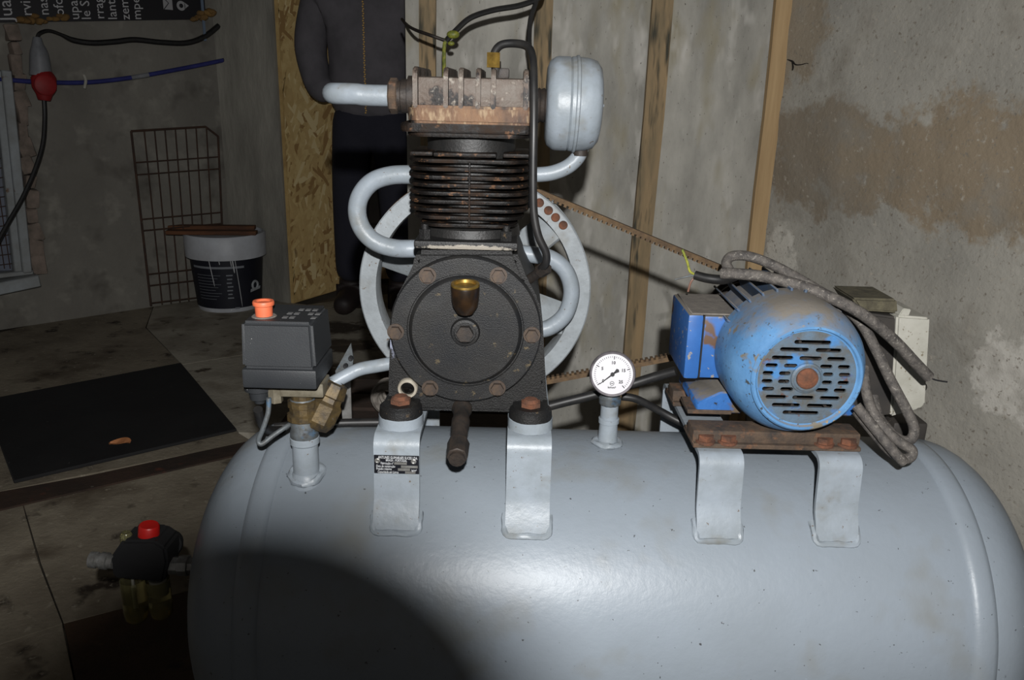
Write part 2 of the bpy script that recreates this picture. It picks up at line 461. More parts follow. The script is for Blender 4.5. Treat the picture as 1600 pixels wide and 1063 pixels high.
M_slabpale = mat('pale_concrete_slab', (168, 162, 148), (126, 119, 106), scale=4.5, rough=0.85, bump=0.0025, bscale=60, contrast=(0.32, 0.68),
    patches=[(atz(512, 512), (.16, .10, .2), (58, 50, 42), 14, 1.2), (atz(528, 540), (.16, .09, .2), (66, 56, 46), 14, 1.2), (atz(545, 585), (.2, .12, .2), (60, 50, 40), 10, 1.4)],
    specks=[((96, 86, 70), 4, 0.54, 0.2), ((70, 60, 48), 11, 0.6, 0.1), ((150, 144, 130), 40, 0.62, 0.12)])
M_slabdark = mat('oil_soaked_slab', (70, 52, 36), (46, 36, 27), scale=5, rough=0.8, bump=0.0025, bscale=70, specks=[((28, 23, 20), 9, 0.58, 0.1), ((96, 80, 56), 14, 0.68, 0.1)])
M_plank = mat('rotten_plank', (58, 42, 32), (40, 31, 25), scale=6, rough=0.85, bump=0.003, bscale=50, specks=[((96, 50, 34), 7, 0.66, 0.1), ((110, 104, 96), 20, 0.72, 0.05)])

# ------------------------------------------------------------------ room: structure
fb = MB()
fb.box((0, 1.0, -0.075), (9, 11, 0.10))
floor = struct('floor', fb, M_floor, (0, 0, 0))
def slab(corners, m, th=0.02, z=0.0, gap=0.0022, name='floor_slab'):
    P = [atz(*c) for c in corners]
    c = sum(P, Vector()) / len(P)
    P = [p + (c - p).normalized() * gap for p in P]
    for p in P: p.z = z
    b = MB().prism(P, (0, 0, -th - 0.004))
    o = finish(name, b, m, floor)
    return o
# slabs left of the tank and back to the wall
slab([(-160, 560), (30, 512), (242, 472), (228, 512), (284, 570), (-20, 631), (-170, 660)], M_slab)
slab([(242, 472), (350, 462), (480, 476), (640, 455), (800, 470), (800, 520), (420, 548), (284, 570), (228, 512)], M_slabpale)
slab([(284, 570), (420, 548), (800, 520), (900, 640), (640, 690), (372, 676)], M_slabpale)
slab([(-170, 660), (-20, 631), (284, 570), (372, 676), (395, 690), (-160, 800)], M_slab)
slab([(-160, 836), (36, 790), (62, 880), (98, 975), (-160, 1060)], M_slab)
slab([(-160, 1060), (98, 975), (130, 1130), (-160, 1200)], M_slab)
slab([(36, 790), (400, 706), (640, 720), (640, 840), (290, 925), (98, 975), (62, 880)], M_slab)
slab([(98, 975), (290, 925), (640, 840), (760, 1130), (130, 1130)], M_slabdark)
pl = slab([(-160, 800), (140, 745), (395, 690), (460, 690), (400, 706), (36, 790), (-160, 836)], M_plank, z=0.004, name='floor_plank')
pl['label'] = 'rotten dark brown plank let into the concrete'

wl = wall_quad(Aext, B0, 0.2, -NL, nx=60, nz=60, amp=0.012)
wall_left = struct('wall_left', wl, M_wallL, Aext)
nP = Vector(((C0 - B0).y, -(C0 - B0).x, 0)).normalized()
if nP.dot(CAM - C0) < 0: nP = -nP
wp = wall_quad(B0, C0, 0.25, -nP, nx=16, nz=60, amp=0.010)
wall_pillar = struct('wall_pillar', wp, M_pillar, B0)
# right-hand back wall: smooth panel bay, then the rough old wall
xs = P1.x
wr = wall_quad(P1, P1 + dR * 1.9, 0.2, -NR, nx=90, nz=100, amp=0.012)
wall_right = struct('wall_right', wr, M_wallR, P1)
wc = wall_quad((wxl, WY + 0.012, 0), (xs, WY + 0.012, 0), 0.10, Vector((0, 1, 0)), nx=40, nz=60, amp=0.004)
wall_back = struct('wall_back', wc, M_panel, (wxl, WY, 0))
wd = MB().box((0.2, 5.4, H / 2), (9, 0.2, H))
struct('wall_far', wd, M_darkwall)
ce = MB().box((0, 1.4, H + 0.05), (9, 9, 0.1))
struct('ceiling', ce, M_darkwall)

# crack in the old wall, laid on as dark tubes with shade and dirt in their colour
cr = MB()
for seq in ([(1230, 93, 0), (1238, 96, 0), (1243, 101, 0), (1252, 101, 0), (1260, 99, 0), (1268, 100, 0), (1273, 94, 0)], [(1237, 96, 0), (1239, 104, 0), (1238, 110, 0)], [(1266, 99, 0), (1272, 92, 0), (1270, 86, 0)]):
    P = [wr_at(px, py, .001) for px, py, _ in seq]
    cr.tube(P, [0.001, 0.0026, 0.0018, 0.0014, 0.001, 0.0014, 0.0006][:len(P)], n=6, smooth=4)
ck = finish('wall_crack', cr, mat('crack_shadow_dirt', (30, 26, 22), None, rough=1.0), wall_right)

# ------------------------------------------------------------------ window at the left edge
def wl_at(px, py, off=0.0):
    return atp(px, py, A0 + NL * off, NL)
win = bpy.data.objects.new('window_1', None)
COL.objects.link(win)
win.location = wl_at(20, 430); ORG[win.name] = win.location.copy()
win['kind'] = 'structure'
def bar(mb, p, q, wdt, dep, n):
    d = (q - p); L_ = d.length; d.normalize(); s_ = d.cross(n).normalized()
    M = Matrix((s_, d, n)).transposed()
    mb.box((p + q) / 2, (wdt, L_, dep), M, bev=0.004, seg=1)
    return mb
finish('window_frame', bar(bar(MB(), wl_at(8, 110, .05), wl_at(41, 425, .05), 0.035, 0.05, NL), wl_at(-6, 110, .03), wl_at(27, 425, .03), 0.030, 0.05, NL), M_winmetal, win)
finish('window_sill', bar(bar(MB(), wl_at(-90, 466, .06), wl_at(58, 436, .06), 0.05, 0.09, NL), wl_at(-90, 440, .04), wl_at(50, 424, .04), 0.02, 0.05, NL), M_winmetal, win)
finish('pane', bar(MB(), wl_at(-40, 110, .0), wl_at(-20, 425, .0), 0.25, 0.01, NL), M_winglass, win)
for k in range(4):
    finish('mesh_wire', MB().tube([wl_at(-4 - 9 * k - 8, 230, .022), wl_at(18 - 9 * k - 2, 420, .022)], 0.002, n=5, smooth=1), M_grate, win)
for k in range(13):
    y = 232 + k * 15
    finish('mesh_wire', MB().tube([wl_at(-44, y + 7, .026), wl_at(2 + (y - 230) * .1, y, .026)], 0.002, n=5, smooth=1), M_grate, win)
random.seed(3)
for k in range(15):
    y = 50 + k * 26
    x = 20 + (y - 50) * 0.10 + random.uniform(-3, 3)
    p = wl_at(x, y, 0.012)
    b = MB().box(p, (random.uniform(.035, .06), .05, random.uniform(.05, .085)), Matrix.Rotation(random.uniform(-.25, .25), 3, NL) @ Matrix.Rotation(math.atan2(dl.y, dl.x), 3, 'Z'), bev=0.008, seg=2).jitter(0.010, 30)
    finish('brick', b, M_brick, win)

# ------------------------------------------------------------------ air tank with its welded straps and stubs
RT = 0.227
XL, XR = -0.312, 0.576
tank = thing('air_tank', 'big horizontal grey painted air tank filling the foreground', 'air tank', ((XL + XR) / 2, 0, 0))
prof = [(0, RT)] + [((XR - XL) * k / 24, RT) for k in range(1, 25)]
finish('shell', MB().lathe((XL, 0, T), (1, 0, 0), prof, 128), M_tank, tank, 60)
def dish(x0, sgn, name, dep=.104):
    pr = [(-0.004, RT), (0.0, RT + 0.001), (0.02, RT + 0.001)]
    for k in range(1, 15):
        a = k / 14 * math.pi / 2
        pr.append((0.02 + dep * math.sin(a), (RT + 0.001) * math.cos(a) if k < 14 else 0.0))
    return finish(name, MB().lathe((x0, 0, T), (sgn, 0, 0), pr, 128), M_tank, tank, 60)
dish(XL, -1, 'dished_end'); dish(XR, 1, 'dished_end', .118)
for x0 in (XL, XR):
    pr = [(-0.016, RT - 0.001), (-0.0135, RT + 0.003), (-0.007, RT + 0.0055), (0.007, RT + 0.0055), (0.0135, RT + 0.003), (0.016, RT - 0.001)]
    finish('weld_band', MB().lathe((x0, 0, T), (1, 0, 0), pr, 128), M_tank, tank, 70)
for sx in (-0.2, 0.45):
    for sy in (-1, 1):
        finish('leg', MB().prism([(sx - .03, sy * .13, T - .17), (sx + .03, sy * .13, T - .17), (sx + .03, sy * .17, 0), (sx - .03, sy * .17, 0)], (0, sy * .008, 0)), M_tank, tank)

def strap(px0, px1, ytop, ybot, ztop, name='bracket_strap', back=0.135):
    """bent flat strap over the tank: front foot, front face, flat top, back leg"""
    yf = -0.130
    zf = T + math.sqrt(RT * RT - yf * yf)
    xa = at(px0, (ytop + ybot) / 2, yf).x; xb = at(px1, (ytop + ybot) / 2, yf).x
    xc, wd_ = (xa + xb) / 2, xb - xa
    path = []
    path.append((xc, yf - 0.020, T + math.sqrt(RT * RT - (yf - .02) ** 2) - 0.003))
    path.append((xc, yf - 0.012, zf + 0.004)); path.append((xc, yf - 0.005, zf + 0.016)); path.append((xc, yf - 0.003, zf + 0.028))
    r = 0.014
    path.append((xc, yf, ztop - r))
    for k in range(1, 6):
        a = k / 6 * math.pi / 2
        path.append((xc, yf + r - r * math.cos(a), ztop - r + r * math.sin(a)))
    path.append((xc, yf + r, ztop)); path.append((xc, back - r, ztop))
    for k in range(1, 6):
        a = k / 6 * math.pi / 2
        path.append((xc, back - r + r * math.sin(a), ztop - r + r * math.cos(a)))
    zb = T + math.sqrt(RT * RT - back * back)
    path.append((xc, back, ztop - r)); path.append((xc, back, zb - 0.002))
    o = finish(name, MB().ribbon(path, 0.006, (wd_, 0, 0)), M_grey, tank, 30)
    y0 = yf - 0.022; z0 = T + math.sqrt(RT * RT - y0 * y0)
    wb = MB().tube([(xc - wd_ / 2, yf - .002, zf), (xc - wd_ / 2, yf - .014, zf - .008), (xc - wd_ / 2 + .003, y0, z0 - .001), (xc, y0 - .001, z0 - .001), (xc + wd_ / 2 - .003, y0, z0 - .001), (xc + wd_ / 2, yf - .014, zf - .008), (xc + wd_ / 2, yf - .002, zf)], 0.0045, n=8, smooth=4).jitter(0.0012, 150)
    finish('weld_seam', wb, M_grey, o)
    return xc, wd_
ZP = T + 0.284
ZM = T + 0.270
s1 = strap(585, 656, 690, 790, ZP)
s2 = strap(791, 860, 695, 805, ZP)
s3 = strap(1090, 1159, 702, 805, ZM)
s4 = strap(1276, 1343, 705, 808, ZM)
# pipe stubs welded to the tank
YS = -0.088
zS = T + math.sqrt(RT * RT - YS * YS)
XS = at(478, 720, YS).x
finish('stub_pipe', MB().lathe((XS, YS, zS - 0.012), (0, 0, 1), [(0, .022), (0.016, .020), (0.02, .0165), (0.058, .0162), (0.06, .0185), (0.068, .0185), (0.07, .016)], 24), M_grey, tank)
finish('weld_seam', MB().torus((XS, YS, zS + 0.004), (0, -0.35, 1), 0.019, 0.005, 24, 8).jitter(0.003, 120), M_grey, tank)
XG = at(951, 660, 0.0).x
finish('stub_pipe', MB().lathe((XG, 0, T + RT - 0.004), (0, 0, 1), [(0, .018), (0.01, .0135), (0.035, .0125), (0.036, .0142), (0.042, .0142), (0.043, .0122), (0.066, .0122)], 24), M_grey, tank)
finish('weld_seam', MB().torus((XG, 0, T + RT + 0.002), (0, 0, 1), 0.017, 0.005, 24, 8).jitter(0.003, 120), M_grey, tank)

# nameplate riveted to the first strap
PY = -0.1375
npl = thing('nameplate', 'small black maker plate riveted to a grey strap under the pump', 'nameplate', at(619, 742, PY))
c0, c1 = at(584, 711, PY), at(655, 741, PY)
cx, cz = (c0.x + c1.x) / 2, (c0.z + c1.z) / 2
pwid, phei = c1.x - c0.x, c0.z - c1.z
RX, UZ = Vector((1, 0, -0.01)), Vector((0.01, 0, 1))
finish('plate', MB().box((cx, PY, cz), (pwid, 0.0014, phei), bev=0.0004, seg=1), M_tag, npl)
tx = MB()
yy = PY - 0.0009
def pl_xy(u, v): return Vector((cx - pwid / 2 + u * pwid, yy, cz + phei / 2 - v * phei))
put_text(tx, 'ANTUNES GUIMARAES SUCES LDA', 0.0050, pl_xy(.53, .12), RX, UZ, 'CENTER', 0.62)
put_text(tx, 'BRAGA - PORTUGAL', 0.0040, pl_xy(.5, .27), RX, UZ, 'CENTER', 0.7)
put_text(tx, 'Fabricação nº', 0.0044, pl_xy(.15, .43), RX, UZ, 'LEFT', 0.66)
put_text(tx, 'Data de construção', 0.0044, pl_xy(.05, .59), RX, UZ, 'LEFT', 0.66)
put_text(tx, 'Pressão máxima', 0.0044, pl_xy(.05, .74), RX, UZ, 'LEFT', 0.66)
put_text(tx, 'kg/cm²', 0.0040, pl_xy(.83, .79), RX, UZ, 'LEFT', 0.6)
put_text(tx, 'Capacidade em Litros', 0.0044, pl_xy(.08, .91), RX, UZ, 'LEFT', 0.66)
finish('lettering', tx, M_whiteink, npl)['kind'] = 'stuff'
fld = MB()
for (u0, u1, v) in ((.45, .73, .42), (.6, .97, .60), (.53, .8, .76), (.69, .92, .92)):
    a, b = pl_xy(u0, v - .065), pl_xy(u1, v + .065)
    fld.box(((a.x + b.x) / 2, yy, (a.z + b.z) / 2), (b.x - a.x, 0.0004, a.z - b.z))
finish('stamped_field', fld, M_steel, npl)
for u in (.08, .88):
    p = pl_xy(u, .30)
    finish('rivet', MB().lathe(p + Vector((0, .0005, 0)), (0, -1, 0), [(0, .0036), (.001, .0034), (.0018, .0022), (.0012, .0010), (.0012, 0)], 14), M_steel, npl)

# ------------------------------------------------------------------ compressor pump
PX = at(729, 520, -0.07).x                         # pump centre line
pump = thing('compressor_pump', 'oily black belt-driven piston pump with finned cylinder and grey flywheel', 'compressor pump', (PX, 0, ZP + 0.003))
YF = -0.070
front = [(607, 652), (606, 600), (610, 500), (616, 470), (634, 438), (648, 408), (650, 392), (806, 392), (812, 408), (824, 438), (842, 470), (848, 500), (853, 600), (856, 656)]
poly = [at(px, py, YF) for px, py in front]
zb_ = ZP + 0.012
poly[0].z = zb_; poly[-1].z = zb_
finish('crankcase', MB().prism(poly, (0, 0.185, 0), bev=0.006, seg=2), mat('crankcase_scraped', (17, 17, 18), (24, 23, 22), scale=18, rough=0.5, bump=0.0008, bscale=520, spec=0.4,
    patches=[(at(677, 654, YF), (.032, .05, .008), (160, 170, 180), 60, 1.3), (at(612, 515, YF), (.008, .05, .03), (120, 124, 140), 80, 1.6)], specks=[((90, 74, 52), 24, 0.72, 0.08)]), pump, 50)
ftop = [at(646, 376, YF - .004), at(809, 376, YF - .004), at(809, 393, YF - .004), at(646, 393, YF - .004)]
zt0, zt1 = ftop[2].z, ftop[0].z
finish('crankcase_flange', MB().box(((ftop[0].x + ftop[1].x) / 2, 0.005, (zt0 + zt1) / 2), (ftop[1].x - ftop[0].x, 0.158, zt1 - zt0), bev=0.003), mat('flange_scraped', (18, 18, 19), (26, 25, 24), scale=18, rough=0.5, bump=0.0008, bscale=420,
    patches=[(at(730, 388, YF - .004), (.050, .04, .0036), (134, 128, 118), 70, 3.6)]), pump)
# round front cover
cc = at(727, 519, YF - 0.016)
rcov = 119 * (cc - CAM).dot(fwd) / FPX
cb = Vector((cc.x, YF, cc.z))
cov = finish('front_cover', MB().lathe(cb, (0, -1, 0), [(0, rcov), (0.010, rcov), (0.0125, rcov - .002), (0.0125, rcov * .775), (0.0105, rcov * .765), (0.0105, rcov * .75), (0.0125, rcov * .74), (0.0155, rcov * .70), (0.0155, 0)], 96), M_cover, pump, 30)
finish('centre_boss', MB().lathe(cb + Vector((0, -.0150, 0)), (0, -1, 0), [(0, .0185), (.006, .0165), (.0065, .0135), (.004, .0130), (.004, 0)], 28), M_cover, cov)
finish('centre_bolt', MB().hexa(cb + Vector((0, -.018, 0)), cb + Vector((0, -.028, 0)), 0.0105), M_dark, cov)
b0 = None
M_bolt = mat('greasy_bolt', (54, 48, 45), (76, 62, 50), scale=110, rough=0.55, metal=0.3)
for (px, py) in ((668, 431), (779, 431), (618, 519), (831, 524), (672, 607), (777, 607)):
    p = at(px, py, YF - 0.014); p.y = YF - 0.0125
    if b0 is None:
        b0 = finish('cover_bolt', MB().lathe(p, (0, -1, 0), [(0, .0105), (.0015, .0105), (.0015, 0)], 20).hexa(p + Vector((0, -.0012, 0)), p + Vector((0, -.008, 0)), .0082), M_bolt, cov)
        bp = p
    else: share(b0, 'cover_bolt', p - bp, cov)
# oil filler cup on the cover
p = at(727, 490, YF - 0.03); q = at(727, 446, YF - 0.034)
cup_ = finish('oil_filler_cup', MB().lathe(p, q - p, [(0, 0.0), (0.001, .010), (.010, .0150), (.018, .0165), ((q - p).length - .002, .0172), ((q - p).length, .0165), ((q - p).length, .013), ((q - p).length - .006, .012), ((q - p).length - .006, 0)], 28), mat('oily_brown', (26, 20, 15), (42, 29, 17), scale=70, rough=0.3), pump)
finish('filler_neck', MB().cyl(p.lerp(q, .5) + Vector((0, .028, 0)), p.lerp(q, .5), .012), M_dark, cup_)
finish('brass_rim', MB().lathe(q - (q - p).normalized() * .010, q - p, [(.008, .0160), (.010, .0172), (.0125, .0168), (.0125, .0135), (.009, .0125), (.009, 0)], 28), M_brass, cup_)
# sight glass ring
p = at(637, 607, YF - .004)
sg = finish('sight_glass_ring', MB().lathe(Vector((p.x, YF + .001, p.z)), (0, -1, 0), [(0, .0128), (.007, .0128), (.0085, .0118), (.0085, .0090), (.003, .0082)], 32), mat('ring_cream', (166, 160, 146), (120, 112, 100), scale=30, rough=0.5), pump)
finish('sight_glass', MB().lathe(Vector((p.x, YF, p.z)), (0, -1, 0), [(.003, .0085), (.0045, .005), (.005, 0)], 24), mat('dark_oil_glass', (14, 13, 12), None, rough=0.08), sg)
# drain pipe pointing forward
dz = ZP + 0.018
dp0 = at(722, 652, YF); dp0.z = dz
dp1 = Vector((at(715, 706, -0.165).x, -0.165, at(715, 706, -0.165).z))
dv = (dp1 - dp0).normalized()
dr = finish('drain_pipe', MB().lathe(dp0 - dv * .004, dv, [(0, .013), (.008, .013), (.012, .0105), (.03, .0100), (.034, .0115), (.05, .0112), (.054, .0100), ((dp1 - dp0).length, .0102)], 20), M_dark, pump)
finish('drain_cap', MB().cyl(dp1 - dv * .018, dp1 + dv * .012, .0135, .0125, n=8, bev=.001).cyl(dp1 + dv * .012, dp1 + dv * .017, .0095, n=12), M_dark, dr)
# four feet
ft = None
for (px, py, fy) in ((627, 668, -0.088), (828, 671, -0.088), (640, 640, 0.088), (822, 640, 0.088)):
    x = at(px, py, -0.088).x; z = ZP + .003
    fo = finish('foot', MB().lathe((x, fy, z + .013), (0, 0, 1), [(0, .0275), (.011, .0265), (.015, .022), (.015, 0)], 28).box((x, fy + (.02 if fy < 0 else -.02), z + .020), (.045, .03, .014), bev=.003), M_black, pump)
    finish('painted_pad', MB().lathe((x, fy, z), (0, 0, 1), [(0, 0), (0, .0285), (.013, .0280), (.015, .026), (.0155, .02)], 28).jitter(.0007, 90), M_grey, fo)
    finish('foot_bolt', MB().hexa((x, fy, z + .028), (x, fy, z + .0335), .0135).lathe((x, fy, z + .0335), (0, 0, 1), [(0, .011), (.004, .008), (.005, 0)], 12), M_rust, fo)
# cylinder
cyY = 0.005
zA, zB = zt1, at(730, 192, -0.065).z
finish('cylinder', MB().lathe((PX, cyY, zA - .002), (0, 0, 1), [(0, .064), (.012, .062), (.016, .055), (zB - zA, .055)], 48), M_core, pump)
def rrect(cx, cy, z, hx, hy, r, n=6):
    P = []
    for (sx, sy, a0) in ((1, 1, 0), (-1, 1, 90), (-1, -1, 180), (1, -1, 270)):
        for k in range(n + 1):
            a = R(a0 + 90 * k / n)
            P.append(Vector((cx + sx * (hx - r) + r * math.cos(a), cy + sy * (hy - r) + r * math.sin(a), z)))
    return P
fy_ = [253, 266, 279, 291.5, 304, 317, 330]
first = None
for k, y in enumerate(fy_):
    z = at(735, y, -0.068).z
    if first is None:
        first = finish('cooling_fin', MB().prism(rrect(PX, cyY, z - .002, .0735, .074, .034, 8), (0, 0, .004), bev=.0015, seg=2), M_fin, pump); fz = z
    else:
        o = share(first, 'cooling_fin', (0, 0, z - fz), pump)
for (y, hx) in ((342, .068), (354, .060)):
    z = at(735, y, -0.066).z
    finish('cooling_fin', MB().prism(rrect(PX, cyY, z - .002, hx, .070, .03, 8), (0, 0, .004), bev=.0015, seg=2), M_fin, pump)
for (xa, xb) in ((640, 676), (678, 776), (786, 828)):
    z = at(735, 243, -0.068).z
    a, b = at(xa, 243, -.06).x, at(xb, 243, -.06).x
    finish('cooling_fin', MB().box(((a + b) / 2, -0.045 if xa == 678 else -.01, z), (b - a, .046 if xa == 678 else .10, .005), bev=.0018), M_fin, pump)
finish('casting_seam', MB().box((PX + .002, cyY - .0735, (at(735, 253, -.068).z + at(735, 354, -.068).z) / 2), (.0022, .004, at(735, 253, -.068).z - at(735, 354, -.068).z), bev=.0005, seg=1), M_fin, pump)
for (px, py) in ((664, 369), (791, 369)):
    p = at(px, py, -.058)
    finish('flange_nut', MB().hexa((p.x, -.058, zt1 - .002), (p.x, -.058, zt1 + .012), .0075).cyl((p.x, -.058, zt1 + .01), (p.x, -.058, zt1 + .018), .0045), M_black, pump)
# valve plate: two dark plates under the head
zf1 = at(735, 204, -.072).z
finish('valve_plate', MB().prism(rrect(PX, cyY, zf1 - .003, .080, .080, .016), (0, 0, .010), bev=.0015), M_fin, pump)
finish('valve_plate', MB().prism(rrect(PX, cyY, at(735, 213, -.072).z - .002, .074, .074, .026), (0, 0, .006), bev=.0015), M_fin, pump)
# head
zh0 = zf1 + .007; zh1 = at(735, 166, -.075).z; zh2 = at(735, 121, -.055).z; zh3 = at(735, 106, -.06).z
hx0, hx1 = at(636, 180, -.075).x, at(838, 180, -.075).x
hc = (hx0 + hx1) / 2
finish('head_flange', MB().prism(rrect(hc, cyY, zh0, (hx1 - hx0) / 2, .082, .014), (0, 0, zh1 - zh0), bev=.003), M_flange, pump)
head = finish('cylinder_head', MB().box((hc, cyY, (zh1 + zh2) / 2 - .002), (hx1 - hx0 - .008, .135, zh2 - zh1 + .004), bev=.006), M_head, pump)
for (px, lean) in ((644, 1.0), (692, 1), (716, 1), (743, 1), (767, 1), (818, 1)):
    x = at(px, 140, -.078).x
    y0, y1 = cyY - .082, cyY + .082
    P = [(x, y0, zh1 - .003), (x, y0, zh3 - .010), (x, y0 + .003, zh3 - .004), (x, y0 + .010, zh3), (x, y1 - .010, zh3), (x, y1, zh3 - .008), (x, y1, zh1 - .003)]
    finish('head_fin', MB().prism([Vector(p) for p in P], (.0055, 0, 0), bev=.0013, seg=2), M_head, pump)
# ports at both sides of the head
hz = at(620, 150, -.01).z
finish('port_boss', MB().lathe((hx0 + .006, -.01, hz), (-1, 0, 0), [(0, .024), (.012, .024), (.013, .020), (.020, .020), (.021, .018), (.027, .018)], 28), M_dark, pump)
pn = finish('port_nut', MB().lathe((hx0 - .018, -.01, hz), (-1, 0, 0), [(0, .0175), (.002, .021), (.010, .021), (.012, .0185), (.012, .012)], 8), M_rustbar, pump)
FLY = .048
hz2 = at(850, 165, FLY).z
finish('port_boss', MB().lathe((hx1 - .006, FLY, hz2), (1, 0, 0), [(0, .026), (.006, .026), (.008, .020), (.012, .022), (.014, .020), (.018, .022), (.020, .020), (.034, .022)], 24), M_dark, pump)
# pipes
xe = at(497, 150, -.01).x
nx0 = hx0 - .028
rt_ = .0128
finish('cooling_pipe', MB().tube([(nx0, -.01, hz), (nx0 - .03, -.01, hz), (xe + .045, -.010, hz + .001), (xe + .020, -.004, hz + .001), (xe + rt_, .018, hz + .001), (xe + .020, .040, hz), (xe + .045, .048, hz - .001), (nx0, .05, hz - .003), (nx0 + .07, .075, hz - .02), (nx0 + .09, .09, hz - .06)], rt_, n=18, smooth=8), M_grey, pump)
Yp = 0.045
finish('cooling_pipe', MB().tube(pts([(690, 274, Yp), (650, 273, Yp), (612, 274, Yp), (582, 284, Yp), (563, 306, Yp), (558, 332, Yp), (566, 358, Yp), (586, 378, Yp), (616, 388, Yp), (650, 389, Yp), (700, 390, Yp + .03)]), .0122, n=18, smooth=8), M_grey, pump)
Yq = 0.10
finish('cooling_pipe', MB().tube(pts([(780, 392, Yq), (830, 398, Yq), (860, 404, Yq), (884, 424, Yq), (893, 456, Yq), (884, 490, Yq), (862, 510, Yq), (840, 516, Yq), (800, 518, Yq + .005)]), .0120, n=18, smooth=8), M_grey, pump)
finish('breather_pipe', MB().tube(pts([(910, 226, .05), (904, 244, .05), (888, 260, .05), (864, 270, .05), (838, 273, .05), (800, 273, .05)]), .0098, n=16, smooth=8), M_grey, pump)
# intake filter
fx0, fx1 = at(853, 160, FLY).x, at(941, 160, FLY - .02).x
fcz = at(895, 163, FLY - .01).z
rf = 73 * (at(895, 163, FLY - .03) - CAM).dot(fwd) / FPX
Lf = fx1 - fx0
flt = finish('intake_filter', MB().lathe((fx0, FLY, fcz), (1, 0, -.015), [(0, 0), (0, rf - .014), (.003, rf - .006), (.010, rf - .001), (.014, rf), (Lf * .40, rf), (Lf * .42, rf - .0016), (Lf * .44, rf), (Lf * .50, rf + .0003), (Lf * .52, rf + .002), (Lf * .56, rf + .002), (Lf * .58, rf), (Lf - .018, rf - .001), (Lf - .008, rf - .004), (Lf - .002, rf - .012), (Lf, rf - .022), (Lf, 0)], 56), M_grey, pump, 40)
finish('filter_stud', MB().lathe((fx1, FLY, fcz - .001), (1, 0, 0), [(-.002, .003), (.003, .003), (.0045, .0018), (.0045, 0)], 12), M_grey, flt)
finish('filter_drain', MB().cyl((at(907, 232, FLY).x, FLY, fcz - rf - .006), (at(907, 232, FLY).x, FLY, fcz - rf + .02), .010), M_dark, flt)
# discharge pipe towards the check valve
finish('discharge_pipe', MB().tube(pts([(660, 562, -.01), (625, 566, -.02), (590, 572, -.03), (563, 577, -.04), (543, 586, -.045), (512, 603, -.055)]), .0088, n=16, smooth=8), M_grey, pump)
# unloader tube from the head down to the crankcase
ut = finish('unloader_tube', MB().tube(pts([(772, 98, -.02), (773, 82, -.022), (784, 70, -.025), (806, 68, -.03), (824, 73, -.04), (832, 90, -.055), (834, 130, -.075), (834, 200, -.088), (833, 270, -.09), (834, 330, -.09), (841, 368, -.09), (853, 395, -.088), (853, 411, -.085), (846, 420, -.075)]), .0048, n=12, smooth=6), M_hose, pump)
p = at(771, 96, -.02)
finish('brass_nut', MB().hexa(p - Vector((0, 0, .007)), p + Vector((0, 0, .010)), .0088), M_brass, ut)
finish('fitting', MB().cyl((p.x + .004, -.015, zh2 - .004), (p.x + .003, -.018, p.z), .006).box((p.x + .011, -.012, zh2 + .006), (.016, .018, .012), bev=.002), M_dark, ut)
p0, p1 = at(858, 415, -.08), at(832, 433, -.06)
finish('elbow', MB().hexa(p0.lerp(p1, .15), p0.lerp(p1, .55), .0085).cyl(p0.lerp(p1, .5), p1 + (p1 - p0) * .3, .0060), M_dark, ut)
# flywheel behind the crankcase
FY0, FY1 = 0.138, 0.185
fc = at(742, 455, 0.138)
rfw = 181 * (fc - CAM).dot(fwd) / FPX
rin = rfw - .027
fcx, fcz_ = fc.x, fc.z
FC = Vector((fcx, FY0, fcz_))
fw = finish('flywheel', MB().lathe(FC, (0, 1, 0), [(.012, rin), (0.0, rin + .002), (0, rfw - .002), (.002, rfw), (.014, rfw), (.024, rfw - .010), (.034, rfw), (FY1 - FY0 - .002, rfw), (FY1 - FY0, rfw - .002), (FY1 - FY0, rin + .002), (.035, rin), (.012, rin)], 120), M_wheel, pump, 40)
finish('hub', MB().lathe(FC + Vector((0, -.012, 0)), (0, 1, 0), [(0, 0), (0, .034), (.06, .034), (.06, 0)], 32), M_wheel, fw)
for k in range(6):
    a = R(161 - 60 * k)
    u = Vector((math.cos(a), 0, math.sin(a))); t = Vector((-math.sin(a), 0, math.cos(a)))
    yv = Vector((0, 1, 0))
    tw = R(38)
    tt = t * math.cos(tw) + yv * math.sin(tw); nn = u.cross(tt)
    c_ = FC + yv * .023 + u * ((rin + .030) / 2)
    M = Matrix((u, tt, nn)).transposed()
    finish('spoke', MB().box(c_, (rin - .024, .052, .008), M, bev=.002), M_wheel, fw)
for (px, py) in ((843, 317), (857, 329), (868, 340), (880, 352)):
    p = at(px, py, FY0)
    finish('balance_hole', MB().lathe((p.x, FY0 - .0004, p.z), (0, 1, 0), [(0, .0066), (-.0012, .0060), (-.0002, .0048), (.0002, 0)], 20), M_rust, fw)

# ------------------------------------------------------------------ drive belt
mx = at(1248, 568, -0.105).x
mz = ZM + 0.108
rpul = 0.050
BY = FY0 + .024
def belt_path():
    c1_, r1_ = Vector((fcx, 0, fcz_)), rfw - .004
    c2_, r2_ = Vector((mx, 0, mz)), rpul
    d = c2_ - c1_; D = d.length; th = math.atan2(d.z, d.x)
    al = math.acos((r1_ - r2_) / D)
    P = []
    n1, n2 = 90, 16
    for k in range(n1 + 1):
        a = th + al + (2 * math.pi - 2 * al) * k / n1
        P.append(c1_ + Vector((math.cos(a), 0, math.sin(a))) * r1_)
    q0 = P[-1]; q1 = c2_ + Vector((math.cos(th - al), 0, math.sin(th - al))) * r2_
    for k in range(1, 70): P.append(q0.lerp(q1, k / 70))
    for k in range(n2 + 1):
        a = th - al + 2 * al * k / n2
        P.append(c2_ + Vector((math.cos(a), 0, math.sin(a))) * r2_)
    q0 = P[-1]; q1 = P[0]
    for k in range(1, 80): P.append(q0.lerp(q1, k / 80))
    return P
bpth = belt_path()
